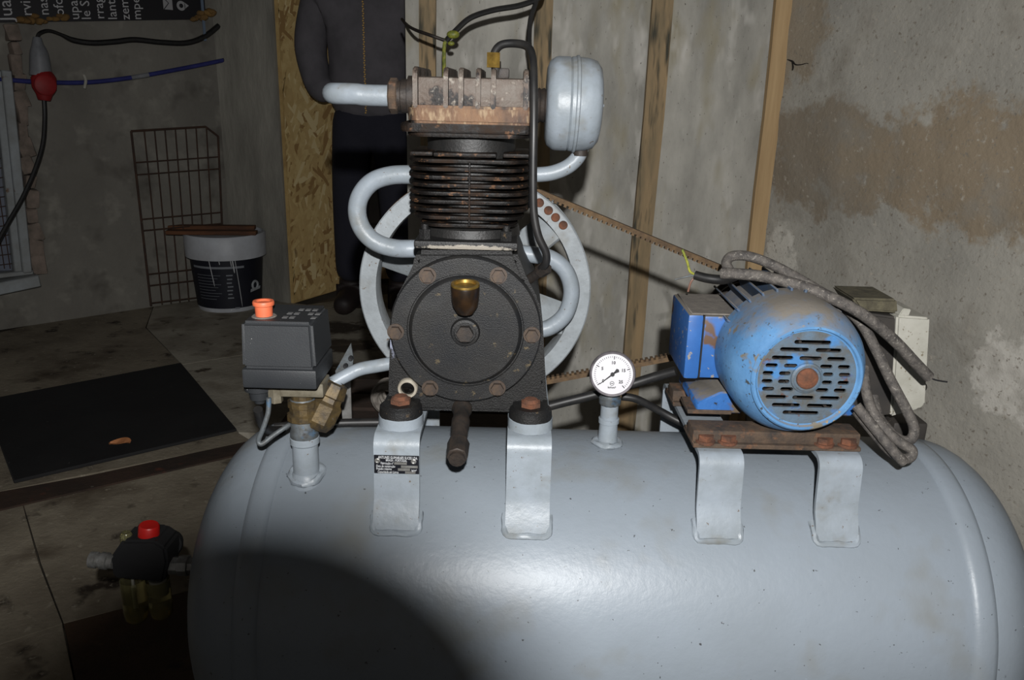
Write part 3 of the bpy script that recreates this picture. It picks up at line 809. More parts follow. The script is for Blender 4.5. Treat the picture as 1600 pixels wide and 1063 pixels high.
bm_ = MB(); n_ = len(bpth); ctr = Vector(((fcx + mx) / 2, 0, (fcz_ + mz) / 2))
ring = []
for i, p in enumerate(bpth):
    tg = (bpth[(i + 1) % n_] - bpth[i - 1]).normalized()
    nr = Vector((tg.z, 0, -tg.x))
    if nr.dot(p - ctr) < 0: nr = -nr
    v = []
    for (yy_, rr_) in ((-.0068, .0045), (.0068, .0045), (.0055, -.002), (-.0055, -.002)):
        v.append(bm_.bm.verts.new(p + nr * rr_ + Vector((0, BY + yy_, 0))))
    ring.append(v)
for i in range(n_):
    A, B = ring[i], ring[(i + 1) % n_]
    for j in range(4): bm_.bm.faces.new([A[j], A[(j + 1) % 4], B[(j + 1) % 4], B[j]])
# moulded cogs on the inner side
acc = 0.0
for i in range(n_):
    p, q = bpth[i], bpth[(i + 1) % n_]
    L_ = (q - p).length; d = (q - p).normalized()
    nr = Vector((d.z, 0, -d.x))
    if nr.dot(p - ctr) < 0: nr = -nr
    while acc < L_:
        c_ = p + d * acc - nr * .0035 + Vector((0, BY, 0))
        bm_.box(c_, (.0042, .0100, .0040), Matrix((d, Vector((0, 1, 0)), d.cross(Vector((0, 1, 0))))).transposed())
        acc += .0078
    acc -= L_
belt = finish('drive_belt', bm_, M_belt, None, 30, (ctr.x, BY, min(p.z for p in bpth)))
tag(belt, 'rusty brown cogged belt running from the flywheel to the motor', 'drive belt')

# ------------------------------------------------------------------ electric motor
MC = Vector((mx, 0, mz))
motor = thing('electric_motor', 'worn blue electric motor with slotted fan cover and cooling fins', 'electric motor', (mx, 0, ZM + .003))
YC = -0.105
RC = 109 * (Vector((mx, YC, mz)) - CAM).dot(fwd) / FPX
RG = 0.058
cow = finish('fan_cowl', MB().lathe((mx, 0, mz), (0, -1, 0), [(.030, RC - .004), (.034, RC), (.088, RC), (.104, RC - .003), (.118, RC - .009), (.130, RC - .019), (.137, RC - .027), (.1385, RG + .008), (.1405, RG + .006), (.1405, RG + .003), (.1365, RG + .001), (.1350, RG - .001), (.130, RG - .001), (.128, RC - .03), (.1, RC - .006), (.030, RC - .007), (.030, RC - .004)], 96), M_bluefan, motor, 30)
# slotted grille
gb = bmesh.new()
def loop2(P):
    V = [gb.verts.new(p) for p in P]
    for i in range(len(V)): gb.edges.new((V[i], V[(i + 1) % len(V)]))
loop2([(RG * math.cos(2 * math.pi * k / 64), 0, RG * math.sin(2 * math.pi * k / 64)) for k in range(64)])
rows = [(-57, [(-26, 30)]), (-45, [(-46, -2), (8, 47)]), (-31.5, [(-57, -24), (-15, 19), (27, 55)]), (-19, [(-65, -46), (-37, -16), (18, 37), (45, 64)]), (-6.5, [(-68, -51), (-43, -25), (24, 40), (48, 66)]),
        (6.5, [(-68, -51), (-43, -25), (24, 40), (48, 66)]), (19, [(-66, -47), (-38, -18), (16, 36), (44, 63)]), (32, [(-59, -27), (-18, 15), (24, 55)]), (45, [(-48, -4), (6, 46)]), (57, [(-30, 26)])]
sc_ = RG / 75.0
for (zr, segs) in rows:
    for (xa, xb) in segs:
        hr = 3.3 * sc_; xa_, xb_, z_ = xa * sc_, xb * sc_, -zr * sc_
        P = []
        for k in range(5):
            a = R(-90 + 45 * k); P.append((xb_ - hr + hr * math.cos(a), 0, z_ + hr * math.sin(a)))
        for k in range(5):
            a = R(90 + 45 * k); P.append((xa_ + hr + hr * math.cos(a), 0, z_ + hr * math.sin(a)))
        loop2(P)
bmesh.ops.triangle_fill(gb, edges=list(gb.edges), use_beauty=True, normal=(0, -1, 0))
e = bmesh.ops.extrude_face_region(gb, geom=list(gb.faces))
bmesh.ops.translate(gb, vec=(0, .003, 0), verts=[g for g in e['geom'] if isinstance(g, bmesh.types.BMVert)])
bmesh.ops.translate(gb, vec=(mx, -.1365, mz), verts=gb.verts)
gm = MB().merge(gb)
gr = finish('grille', gm, M_grille, motor, 30)
finish('grille_boss', MB().lathe((mx, -.1355, mz), (0, -1, 0), [(0, .0195), (.003, .0185), (.004, .016), (.0025, .0155), (.0025, 0)], 28), M_grille, gr)
finish('grille_bolt', MB().lathe((mx, -.1375, mz), (0, -1, 0), [(0, .0130), (.003, .0125), (.0045, .010), (.0045, 0)], 24), M_rust, gr)
fanm = MB().lathe((mx, -.100, mz), (0, -1, 0), [(0, 0), (0, .07), (.004, .07), (.004, .025), (.025, .022), (.025, 0)], 32)
for k in range(7):
    a = 2 * math.pi * k / 7
    u = Vector((math.cos(a), 0, math.sin(a))); t = Vector((-math.sin(a), 0, math.cos(a)))
    fanm.box(Vector((mx, -.115, mz)) + u * .045, (.044, .022, .003), Matrix((u, Vector((0, 1, 0)), u.cross(Vector((0, 1, 0))))).transposed())
finish('cooling_fan', fanm, M_dark, motor)
RB = .066
YB0, YB1 = -.045, .085
finish('motor_body', MB().lathe((mx, 0, mz), (0, 1, 0), [(-.095, 0), (-.095, RB - .015), (YB0, RB), (YB1, RB), (YB1 + .004, RB - .004), (YB1 + .02, RB * .7), (YB1 + .022, .03), (YB1 + .03, .028), (YB1 + .03, 0)], 48), M_bluedark, motor)
for k in range(30):
    a = R(12 * k + 6)
    if 200 < math.degrees(a) % 360 < 340: continue
    u = Vector((math.cos(a), 0, math.sin(a))); t = Vector((-math.sin(a), 0, math.cos(a)))
    if 152 < math.degrees(a) % 360 < 216 : rlen = .006
    else: rlen = RC - RB + .004
    finish('cooling_fin', MB().box(MC + u * (RB + rlen / 2 - .001) + Vector((0, (YB0 + YB1) / 2 - .005, 0)), (rlen + .002, YB1 - YB0 + .0, .0032), Matrix((u, Vector((0, 1, 0)), t)).transposed(), bev=.001, seg=1), M_bluedark, motor)
finish('shaft', MB().cyl((mx, YB1 + .01, mz), (mx, BY + .03, mz), .012), M_steel, motor)
finish('pulley', MB().lathe((mx, BY - .015, mz), (0, 1, 0), [(0, .012), (0, .051), (.005, .051), (.015, .040), (.025, .051), (.030, .051), (.030, .012)], 40), M_dark, motor)
# terminal box on the left flank
tb0 = at(1077, 492, -.035); tb1 = at(1134, 594, -.035)
bx0, bz1, bz0 = tb0.x, tb0.z, tb1.z
bx1 = mx - RB + .012
bym, byd = .022, .114
tb = finish('terminal_box', MB().box(((bx0 + .020 + bx1) / 2, bym, (bz0 + bz1) / 2 - .001), (bx1 - bx0 - .020, byd - .008, bz1 - bz0 - .003), bev=.003), M_dustyblue, motor)
finish('box_lid', MB().box((bx0 + .0095, bym, (bz0 + bz1) / 2), (.020, byd, bz1 - bz0), bev=.004), M_dustyblue, tb)
finish('lid_gasket', MB().box((bx0 + .0205, bym, (bz0 + bz1) / 2), (.002, byd - .004, bz1 - bz0 - .003)), M_ink, tb)
finish('dust_layer', MB().box(((bx0 + .003 + bx1) / 2, bym, bz1 + .0002), (bx1 - bx0 - .006, byd - .008, .0022), bev=.0008, seg=1).jitter(.0006, 100), M_dust, tb)
# feet, slide rails
zr0 = ZM + .003
for sx in (-1, 1):
    x = mx + sx * .075
    finish('motor_foot', MB().prism([Vector((x - .03, -.048, zr0 + .022)), Vector((x + .03, -.048, zr0 + .022)), Vector((x + .03, -.048, zr0 + .036)), Vector((x + (.018 if sx < 0 else .0), -.048, zr0 + .052)), Vector((x + (.0 if sx < 0 else -.018), -.048, zr0 + .052)), Vector((x - .03, -.048, zr0 + .036))], (0, .12, 0), bev=.002, seg=1), M_blue, motor)
xa, xb = at(1082, 675, -.10).x, at(1343, 680, -.10).x
for yr in (-.080, .060):
    rl = MB().box(((xa + xb) / 2, yr, zr0 + .003), (xb - xa, .062, .006), bev=.001, seg=1)
    rl.box(((xa + xb) / 2, yr - .006, zr0 + .013), (xb - xa, .036, .016), bev=.002)
    rail = finish('slide_rail', rl, M_rustbar, motor)
    if yr < 0:
        for px in (1104, 1139, 1291, 1328):
            p = at(px, 683, yr - .028)
            finish('rail_bolt', MB().lathe((p.x, yr - .023, zr0 + .005), (0, 0, 1), [(0, .0125), (.004, .0125), (.004, 0)], 16).hexa((p.x, yr - .023, zr0 + .008), (p.x, yr - .023, zr0 + .016), .0105), M_rust, rail)
finish('adjuster_plate', MB().box((at(1105, 622, -.03).x, -.025, zr0 + .024), (.058, .05, .006), bev=.001, seg=1), M_rustbar, motor)

# ------------------------------------------------------------------ motor starter box
sb = thing('starter_box', 'motor starter box with black base and off-white cover behind the blue motor', 'switch box', (at(1395, 655, .07).x, .07, at(1395, 655, .05).z))
SY0, SY1 = .035, .125
def quadbox(p, SYa, SYb, m, name, parent, bev=.003):
    return finish(name, MB().prism([at(px, py, SYa) for px, py in p], (0, SYb - SYa, 0), bev=bev), m, parent)
quadbox([(1330, 486), (1402, 496), (1396, 648), (1345, 655), (1330, 650)], SY0, SY1, M_boxblack, 'base', sb)
wc_ = quadbox([(1402, 493), (1454, 497), (1446, 634), (1436, 640), (1392, 652)], SY0 - .004, SY1, M_white, 'cover', sb)
quadbox([(1412, 482), (1424, 484), (1420, 494), (1404, 494)], SY0, SY0 + .04, M_white, 'cable_gland', sb, .001)
tp = quadbox([(1331, 466), (1402, 468), (1404, 490), (1345, 486)], SY0 - .002, SY0 + .075, M_olive, 'top_cap', sb, .003)
finish('base_foot', MB().box((at(1412, 668, .08).x, .085, at(1412, 668, .08).z), (.05, .05, .03), bev=.004), M_boxblack, sb)
finish('screw', MB().sphere(at(1443, 612, SY0 + .02) + Vector((.006, .02, 0)), .008), M_boxblack, sb)
stz = at(1400, 672, .09)
finish('support_post', MB().box((at(1395, 668, .09).x, .09, (stz.z + T + RT * .8) / 2 - .02), (.03, .03, stz.z - (T + RT * .8) + .06), bev=.002), M_boxblack, sb)

# ------------------------------------------------------------------ motor cables
cA = thing('motor_cable', 'thick dusty grey cable draped over the motor with bare cut end', 'cable', at(1125, 430, -.02))
ca_p = [(1128, 427, .00), (1150, 428, -.01), (1190, 432, -.02), (1245, 445, -.035), (1300, 466, -.05), (1350, 493, -.055), (1395, 530, -.05), (1430, 567, -.045), (1451, 589, -.04)]
o_ = finish('cable_sheath', MB().tube(pts(ca_p), .0074, n=14, smooth=8), M_cable, cA)
finish('wire_strand', MB().tube(pts([(1451, 589, -.04), (1462, 594, -.04), (1480, 597, -.04)]), .0011, n=6, smooth=4), M_ink, cA)
finish('black_sheath', MB().tube(pts([(1086, 430, .02), (1105, 435, .012), (1130, 437, .003), (1150, 430, -.009)]), [.0062, .0064, .0066, .007], n=12, smooth=6), M_hose, cA)
finish('earth_wire', MB().tube(pts([(1088, 430, .02), (1078, 424, .02), (1074, 410, .02), (1066, 390, .02)]), .0017, n=8, smooth=6), M_yg, cA)
finish('brown_wire', MB().tube(pts([(1088, 432, .02), (1080, 440, .02), (1075, 456, .02)]), .0014, n=8, smooth=6), M_copper, cA)
finish('grey_wire', MB().tube(pts([(1088, 430, .02), (1075, 432, .02), (1054, 437, .02)]), .0012, n=8, smooth=6), M_galv, cA)
cB = thing('motor_cable', 'grey cable looped behind the first one and hanging beside the starter box', 'cable', at(1405, 690, -.06))
cb_p = [(1140, 424, .02), (1135, 410, .03), (1146, 400, .035), (1175, 402, .03), (1215, 418, .02), (1262, 444, .005), (1310, 474, -.010), (1345, 505, -.025), (1368, 545, -.035), (1392, 595, -.045), (1416, 640, -.055), (1428, 668, -.06), (1424, 686, -.062), (1408, 688, -.062), (1388, 672, -.055), (1372, 650, -.03), (1364, 620, -.01)]
finish('cable_sheath', MB().tube(pts(cb_p), .0068, n=14, smooth=8), M_cable, cB)
cC = thing('motor_cable', 'grey cable bundle hanging lowest over the tank right of the motor', 'cable', at(1410, 722, -.09))
cc_p = [(1350, 575, -.04), (1352, 605, -.06), (1362, 640, -.07), (1380, 668, -.085), (1404, 690, -.095), (1424, 703, -.10), (1422, 715, -.102), (1408, 716, -.102), (1388, 702, -.10), (1362, 672, -.09), (1338, 642, -.075)]
finish('cable_sheath', MB().tube(pts(cc_p), .0066, n=14, smooth=8), M_cable, cC)
finish('cable_sheath', MB().tube(pts([(1338, 634, -.085), (1362, 664, -.10), (1385, 692, -.112), (1404, 714, -.118), (1412, 722, -.118)]), .0064, n=14, smooth=8), M_cable, cC)

# ------------------------------------------------------------------ pressure gauge
gc = at(957, 585, -.018)
RGa = 36 * (gc - CAM).dot(fwd) / FPX
ga = thing('pressure_gauge', 'round white-faced pressure gauge standing on a short grey pipe', 'pressure gauge', (XG, 0, T + RT + .062))
gn = Vector((-.06, -1, .16)).normalized()
gx = gn.cross(Vector((0, 0, 1))).normalized() * -1
gx = Vector((0, 0, 1)).cross(gn).normalized()
gy = gn.cross(gx)
if gx.x < 0: gx = -gx
gy = Vector((gn.y * gx.z - gn.z * gx.y, gn.z * gx.x - gn.x * gx.z, gn.x * gx.y - gn.y * gx.x))
if gy.z < 0: gy = -gy
finish('case', MB().lathe(gc - gn * .026, gn, [(0, 0), (0, RGa - .006), (.003, RGa - .003), (.020, RGa - .002), (.021, RGa), (.027, RGa), (.029, RGa - .0012), (.028, RGa - .003), (.0255, RGa - .0035)], 56), M_chrome, ga)
face = finish('dial', MB().lathe(gc - gn * .026, gn, [(.0254, RGa - .003), (.0256, 0)], 48), M_dial, ga)
tk = MB()
Rd = RGa - .0042
def gpos(deg, r): return gc + gn * .0001 + gx * (math.cos(R(deg)) * r) + gy * (math.sin(R(deg)) * r)
d0, d1 = 219.0, -47.0
for k in range(41):
    a = d0 + (d1 - d0) * k / 40
    big = k % 10 == 0
    r0 = Rd * (.76 if big else .84); r1 = Rd * .93
    p = gpos(a, (r0 + r1) / 2)
    u = gx * math.cos(R(a)) + gy * math.sin(R(a)); t = gn.cross(u)
    tk.box(p, (r1 - r0, (.0011 if big else .00055), .0002), Matrix((u, t, gn)).transposed())
for (a, s) in ((219, '0'), (153, '5'), (88, '10'), (21, '15'), (-41, '25')):
    put_text(tk, s, Rd * .22, gpos(a, Rd * .58), gx, gy, 'CENTER', ext=.0001, bold=.035)
put_text(tk, 'kg/cm²', Rd * .15, gpos(-90, Rd * .68), gx, gy, 'CENTER', ext=.0001, bold=.03)
tk.torus(gpos(-90, Rd * .47), gn, Rd * .10, .0003, 24, 6)
tk.box(gpos(-90, Rd * .47), (Rd * .13, Rd * .03, .0002), Matrix((gx, gy, gn)).transposed())
finish('scale_marks', tk, M_ink, face)['kind'] = 'stuff'
nd = MB()
u = gx * math.cos(R(220)) + gy * math.sin(R(220)); t = gn.cross(u)
nd.prism([gc + gn * .0012 + u * (Rd * .80) + t * .0004, gc + gn * .0012 + u * (-Rd * .18) + t * .0012, gc + gn * .0012 + u * (-Rd * .18) - t * .0012, gc + gn * .0012 + u * (Rd * .80) - t * .0004], gn * .0004)
nd.prism([gc + gn * .0012 - u * (Rd * .12) + t * .0010, gc + gn * .0012 - u * (Rd * .34) + t * .0028, gc + gn * .0012 - u * (Rd * .40), gc + gn * .0012 - u * (Rd * .34) - t * .0028, gc + gn * .0012 - u * (Rd * .12) - t * .0010], gn * .0004)
nd.cyl(gc + gn * .0008, gc + gn * .0024, .0028, n=16)
finish('needle', nd, M_ink, face)
sock = MB().lathe((XG, 0, T + RT + .058), (0, 0, 1), [(0, .0125), (.002, .0150), (.010, .0155), (.012, .013), (.018, .010), (.035, .008)], 12)
finish('socket', sock, M_galv, ga)

# ------------------------------------------------------------------ pressure switch on its pipe tee
ps = thing('pressure_switch', 'black pressure switch box with an orange knob on a pipe', 'pressure switch', (XS, YS, zS + .06))
zb0 = zS + .058
zb1 = at(475, 612, YS).z
finish('pipe_tee', MB().lathe((XS, YS, zS + .054), (0, 0, 1), [(0, .0165), (.003, .0178), (.010, .0178), (.014, .0165), (.052, .0165), (.055, .0150)], 28), M_galv, ps)
tz = at(500, 655, YS).z
finish('tee_branch', MB().lathe((XS + .008, YS + .004, tz), (.85, .38, .30), [(0, .016), (.012, .016), (.014, .0195), (.024, .0195), (.026, .016)], 24), M_galv, ps)
bv0 = Vector((XS, YS, tz)) + Vector((.85, .38, .30)).normalized() * .026
bdir = Vector((.42, .26, .86)).normalized()
cv = finish('check_valve', MB().lathe(bv0 - bdir * .024, bdir, [(0, 0), (0, .017), (.010, .0225), (.034, .0225), (.038, .0185), (.044, .0175), (.046, .0195), (.062, .0165), (.064, .011)], 8), M_oldbrass, ps, 20)
zc_ = at(475, 655, YS).z
finish('reducer', MB().lathe((XS, YS, zc_), (0, 0, 1), [(0, .0150), (.001, .0205), (.008, .0205), (.010, .0175), (.018, .0172), (.019, .0190), (.026, .0190), (.028, .0150), (.045, .0150)], 12), M_oldbrass, ps, 20)
# switch housing: tapered box
f_ = [at(372, 504, -.135), at(487, 503, -.135), at(492, 580, -.135), at(378, 583, -.135)]
yA, yB = -.135, -.045
zl, zh_ = f_[2].z, f_[0].z
xl0, xl1 = at(378, 583, yA).x, at(493, 580, yA).x
xt0, xt1 = at(371, 504, yA).x, at(487, 503, yA).x
tl = bmesh.new()
vb = [tl.verts.new(p) for p in ((xl0, yA, zl), (xl1, yA, zl), (xl1, yB + .004, zl), (xl0, yB + .004, zl))]
vt = [tl.verts.new(p) for p in ((xt0 + .002, yA + .004, zh_), (xt1 - .001, yA + .004, zh_), (xt1 - .001, yB, zh_), (xt0 + .002, yB, zh_))]
tl.faces.new(vb[::-1]); tl.faces.new(vt)
for i in range(4): tl.faces.new([vb[i], vb[(i + 1) % 4], vt[(i + 1) % 4], vt[i]])
bmesh.ops.bevel(tl, geom=list(tl.edges), offset=.0045, segments=3, affect='EDGES')
hs = finish('housing', MB().merge(tl), M_plastic, ps, 40)
zl2 = at(430, 608, yA).z
finish('housing_base', MB().box(((xl0 + xl1) / 2, (yA + yB) / 2 + .001, (zl + zl2) / 2), (xl1 - xl0 + .001, yB - yA + .002, zl - zl2), bev=.003), M_plastic, ps)
kp = at(413, 496, -.105)
kz = zh_ - .001
finish('orange_knob', MB().lathe((kp.x, -.105, kz), (0, 0, 1), [(0, .0100), (.014, .0105), (.015, .0125), (.0185, .0128), (.020, .0120), (.020, .009), (.018, .007), (.018, 0)], 24), M_orange, hs)
finish('knob_collar', MB().lathe((kp.x, -.105, kz), (0, 0, 1), [(0, .016), (.002, .0135), (.002, 0)], 24), M_dust, hs)
fr = MB()
for k in range(5):
    for j in range(3):
        if random.random() < .8: fr.box((kp.x + .026 + k * .0085 + j * .001, -.108 + j * .018, zh_ + .0002), (.006, .008, .0006))
finish('embossed_marks', fr, mat('grey_emboss', (92, 92, 92), None, rough=.7), hs)
finish('switch_flange', MB().box((XS + .004, YS, zl2 - .012), (.054, .038, .018), bev=.002).hexa((XS - .03, YS - .012, zl2 - .030), (XS - .03, YS - .012, zl2 - .004), .009), mat('flange_alloy', (112, 106, 92), (84, 78, 64), scale=60, rough=.6, metal=.2), ps)
p = at(405, 612, -.095)
finish('cable_gland', MB().lathe((p.x, -.095, zl2 + .002), (0, 0, -1), [(0, .0165), (.008, .0165), (.009, .0185), (.018, .0175), (.019, .013), (.030, .0115), (.031, .007), (.036, .006)], 20), M_plastic, ps)
finish('gland_cable', MB().tube(pts([(403, 640, -.095), (408, 660, -.08), (420, 672, -.05), (440, 672, .0)]), .006, n=10, smooth=6), M_hose, ps)
finish('relief_tube', MB().tube(pts([(420, 622, -.11), (419, 645, -.112), (411, 670, -.115), (404, 688, -.115), (409, 694, -.115), (428, 680, -.105), (452, 664, -.09), (470, 655, -.06)]), .0032, n=10, smooth=6), M_galv, ps)

# ------------------------------------------------------------------ filter regulator hanging at the tank's left end
fxc = XL - .142
fr_ = thing('filter_regulator', 'black air filter regulator with red knob at the left end of tank', 'filter regulator', (at(225, 970, .0).x, 0, at(225, 970, .0).z))
YR = -.02
pz = at(285, 884, YR)
finish('connector', MB().lathe((at(305, 886, YR).x, YR, pz.z), (-1, 0, .0), [(0, .0120), (.008, .0120), (.009, .0150), (.022, .0150), (.023, .0130), (.036, .0130)], 8), M_steel, fr_, 20)
# body
bp_ = [at(172, 872, YR - .02), at(176, 905, YR - .02), at(255, 912, YR - .02), at(262, 880, YR - .02), at(258, 858, YR - .02), at(240, 846, YR - .02), at(190, 846, YR - .02)]
finish('body', MB().prism(bp_, (0, .05, 0), bev=.004), M_rubber, fr_)
g2 = at(262, 852, YR + .025)
finish('side_dial', MB().lathe(g2 + Vector((0, .01, 0)), (.3, -1, .2), [(0, 0), (0, .018), (.012, .019), (.016, .017), (.016, 0)], 24), M_rubber, fr_)
p = at(232, 850, YR); p2 = at(233, 820, YR)
finish('red_knob', MB().lathe(p, p2 - p, [(-.004, .012), (0, .0145), (.004, .0150), ((p2 - p).length - .002, .0140), ((p2 - p).length, .0125), ((p2 - p).length, 0)], 20), M_red, fr_)
p = at(198, 858, YR - .005); p2 = at(197, 832, YR - .005)
oc = finish('sight_dome', MB().lathe(p, p2 - p, [(0, .0095), (.003, .0085), ((p2 - p).length - .003, .0082), ((p2 - p).length, .006), ((p2 - p).length, 0)], 16), M_bowl, fr_)
finish('dome_core', MB().cyl(p, p.lerp(p2, .55), .0052), M_brass, oc)
p = at(172, 878, YR)
finish('quick_coupler', MB().lathe(p + Vector((.006, 0, 0)), (-1, 0, .08), [(0, .0105), (.008, .0105), (.009, .0125), (.018, .0125), (.019, .0105), (.024, .0105), (.025, .0120), (.034, .0115), (.036, .008), (.030, .006)], 16), M_steel, fr_)
for (px, pyb, rr_, mm) in ((213, 972, .0175, M_bowl), (252, 966, .0165, M_bowl)):
    a = at(px - 6, 905, YR); b = at(px + 2, pyb, YR); L_ = (b - a).length
    bw = finish('bowl', MB().lathe(a, b - a, [(0, rr_), (L_ * .7, rr_), (L_ * .88, rr_ * .92), (L_ * .97, rr_ * .6), (L_, 0)], 24), mm, fr_)
    finish('oil', MB().lathe(a, b - a, [(L_ * .62, 0), (L_ * .62, rr_ * .9), (L_ * .72, rr_ * .9), (L_ * .87, rr_ * .8), (L_ * .95, rr_ * .5), (L_ * .97, 0)], 20), M_oil, bw)
    if px < 230:
        finish('dip_tube', MB().cyl(a, a.lerp(b, .8), .0022), M_white, bw)
    else:
        finish('baffle', MB().lathe(a, b - a, [(0, .012), (L_ * .25, .012), (L_ * .26, .009), (L_ * .38, .009), (L_ * .38, 0)], 16), M_white, bw)

# ------------------------------------------------------------------ hoses and odds behind the tank top
zt = T + RT
def hose(name, P, r, m, label, cat='hose'):
    return tag(finish(name, MB().tube(P, r, n=12, smooth=8), m), label, cat)
hose('air_hose', pts([(428, 668, .02), (470, 664, .03), (540, 661, .04), (600, 660, .045), (640, 660, .05)]), .0062, M_hose, 'black hose lying along the tank top between switch and pump')
hose('air_hose', pts([(850, 637, .04), (880, 629, .045), (925, 618, .05), (975, 604, .055), (1020, 590, .05), (1056, 580, .04)]), .0068, M_hose, 'black hose rising from the pump foot behind the gauge to the motor')
hose('air_hose', pts([(972, 620, .05), (995, 624, .05), (1030, 642, .055), (1060, 658, .05), (1085, 668, .04), (1105, 672, .04)]), .0058, M_hose, 'thin black hose sagging right of the gauge under the motor')
lb = thing('angle_bracket', 'galvanised slotted bracket standing behind the tank near the pressure switch', 'bracket', at(541, 668, .08))
finish('upright', MB().box(at(542, 640, .08), (.014, .004, at(542, 585, .08).z - at(542, 690, .08).z)), M_steel, lb)
P = [at(524, 580, .075), at(548, 537, .085), at(552, 560, .085), at(551, 572, .085), at(526, 600, .075)]
finish('plate', MB().prism(P, (0, .004, 0)), M_galv, lb)
for (px, py) in ((540, 572), (548, 560)):
    p = at(px, py, .078); finish('hole', MB().lathe(p + Vector((0, -.001, 0)), (0, -1, 0), [(-.004, .0035), (.0012, .0035), (.0012, .002), (.0004, 0)], 12), M_ink, lb)

# ------------------------------------------------------------------ battens on the back wall
def batten(x_top, x_bot, m, label, w_=.055, y1=400):
    a = at(x_top, 0, WY - .014); b = at(x_bot, y1, WY - .014)
    d = (a - b).normalized()
    t = (0 - b.z) / d.z
    base = b + d * t; top = b + d * ((H - .02 - b.z) / d.z)
    mb = MB()
    s_ = Vector((1, 0, 0))
    L_ = (top - base).length
    M = Matrix((s_, Vector((0, 1, 0)), Vector((0, 0, 1)))).transposed()
    t_ = bmesh.new()
    n = 14
    rings = []
    for k in range(n + 1):
        c = base.lerp(top, k / n) + Vector((math.sin(k * 1.7 + x_top) * .002, 0, 0))
        rings.append([t_.verts.new(c + Vector((sx * w_ / 2, sy * .012, 0))) for sx, sy in ((-1, -1), (1, -1), (1, 1), (-1, 1))])
    for A, B in zip(rings, rings[1:]):
        for j in range(4): t_.faces.new([A[j], A[(j + 1) % 4], B[(j + 1) % 4], B[j]])
    t_.faces.new(rings[0]); t_.faces.new(rings[-1])
    mb.merge(t_)
    o = finish('wooden_batten', mb, m)
    return tag(o, label, 'batten', 'battens on the concrete wall')
batten(1224, 1180, M_wood, 'clean pale batten at the edge of the rough wall, rightmost', .043)
batten(1036, 1001, M_oldwood, 'mouldy batten right of the air filter, above the gauge', .055)
batten(850, 842, M_oldwood, 'batten behind the air filter and unloader tube', .048)
batten(668, 672, M_oldwood, 'batten behind the cylinder head, nearest the standing person', .044)

# ------------------------------------------------------------------ hanging cables at the top
jc = thing('hanging_cable', 'dark cable hanging across the wall above the cylinder head', 'cable', at(700, 110, .9))
finish('cable', MB().tube(pts([(628, 30, 1.48), (633, 36, 1.30), (640, 42, 1.1), (652, 48, .95), (672, 55, .9), (697, 64, .9)]), .004, n=8, smooth=6), M_dark, jc)
finish('cable', MB().tube(pts([(697, 64, .9), (712, 48, .9), (735, 28, .9), (770, 16, .9), (810, 9, .9), (838, -1, .9), (848, -12, .9), (851, -40, .9), (852, -90, .9)]) + [Vector((at(842, -2, .9).x + .02, .9, 1.8)), Vector((at(842, -2, .9).x + .03, .9, H - .01))], .0062, n=8, smooth=6), M_hose, jc)
finish('cable', MB().tube([Vector((at(842, -2, .9).x + .01, .9, H - .01)), Vector((at(842, -2, .9).x, .9, 1.8))] + pts([(843, -60, .9), (841, -20, .9), (837, 5, .9), (829, 30, .9), (827, 66, .9), (831, 110, .9), (833, 250, .95), (833, 400, 1.05), (830, 560, 1.2)]), .0055, n=8, smooth=6), M_hose, jc)
finish('earth_wire', MB().tube(pts([(697, 60, .9), (694, 75, .9), (694, 110, .9), (693, 150, .9)]), .0042, n=8, smooth=6), M_yg, jc)
finish('tape_knot', MB().sphere(at(708, 54, .895), .009, (1.6, 1, 1)).sphere(at(705, 68, .9), .005, (1.6, 1, 1)), M_yg, jc)

# ------------------------------------------------------------------ oriented strand board at the doorway
od = (D0 - C0).normalized()
on = Vector((od.y, -od.x, 0))
if on.dot(CAM - C0) < 0: on = -on
ob = thing('strand_board', 'tall oriented strand board panel beside the standing person', 'board', C0)
o0 = C0 + od * .01 + on * .02
ow = (D0 - C0).length * 1.02
osb = MB()
osb.prism([o0, o0 + od * ow, o0 + od * ow + Vector((0, 0, 2.4)), o0 + Vector((0, 0, 2.4))], -on * .018)
M_osb = mat('strand_board', (196, 168, 112), (168, 138, 88), scale=16, rough=0.8, stretch=(1, 1, .8))
finish('panel', osb, M_osb, ob)
cols = [mat('strand_a', (222, 196, 138), (204, 174, 116), scale=20, rough=0.8), mat('strand_b', (198, 168, 112), (208, 178, 122), scale=20, rough=0.8), mat('strand_c', (164, 130, 82), None, rough=0.85), mat('strand_d', (230, 208, 156), None, rough=0.8)]
random.seed(11)
fl4 = [MB() for _ in cols]
for k in range(1100):
    u = random.random() * ow; z = random.random() * 2.2 + .02
    c = o0 + od * u + Vector((0, 0, z)) + on * random.uniform(.0004, .0022)
    a = random.gauss(R(75), R(38))
    L_ = random.uniform(.05, .16); wd_ = random.uniform(.012, .040)
    dx = od * math.cos(a) + Vector((0, 0, 1)) * math.sin(a); dy = on.cross(dx)
    P = [c - dx * L_ / 2 - dy * wd_ * .3, c - dx * L_ * .3 - dy * wd_ / 2, c + dx * L_ / 2 - dy * wd_ * .35, c + dx * L_ * .4 + dy * wd_ / 2, c - dx * L_ / 2 + dy * wd_ * .4]
    P2 = []
    for p in P:
        uu = max(.002, min(ow - .002, (p - o0).dot(od)))
        P2.append(o0 + od * uu + Vector((0, 0, max(.005, p.z))) + on * (p - o0).dot(on))
    j = random.choices(range(4), (5, 4, 1.3, 1.6))[0]
    v = [fl4[j].bm.verts.new(p) for p in P2]
    fl4[j].bm.faces.new(v)
for j in range(4):
    o_ = finish('wood_strands', fl4[j], cols[j], ob)
    o_['kind'] = 'stuff'

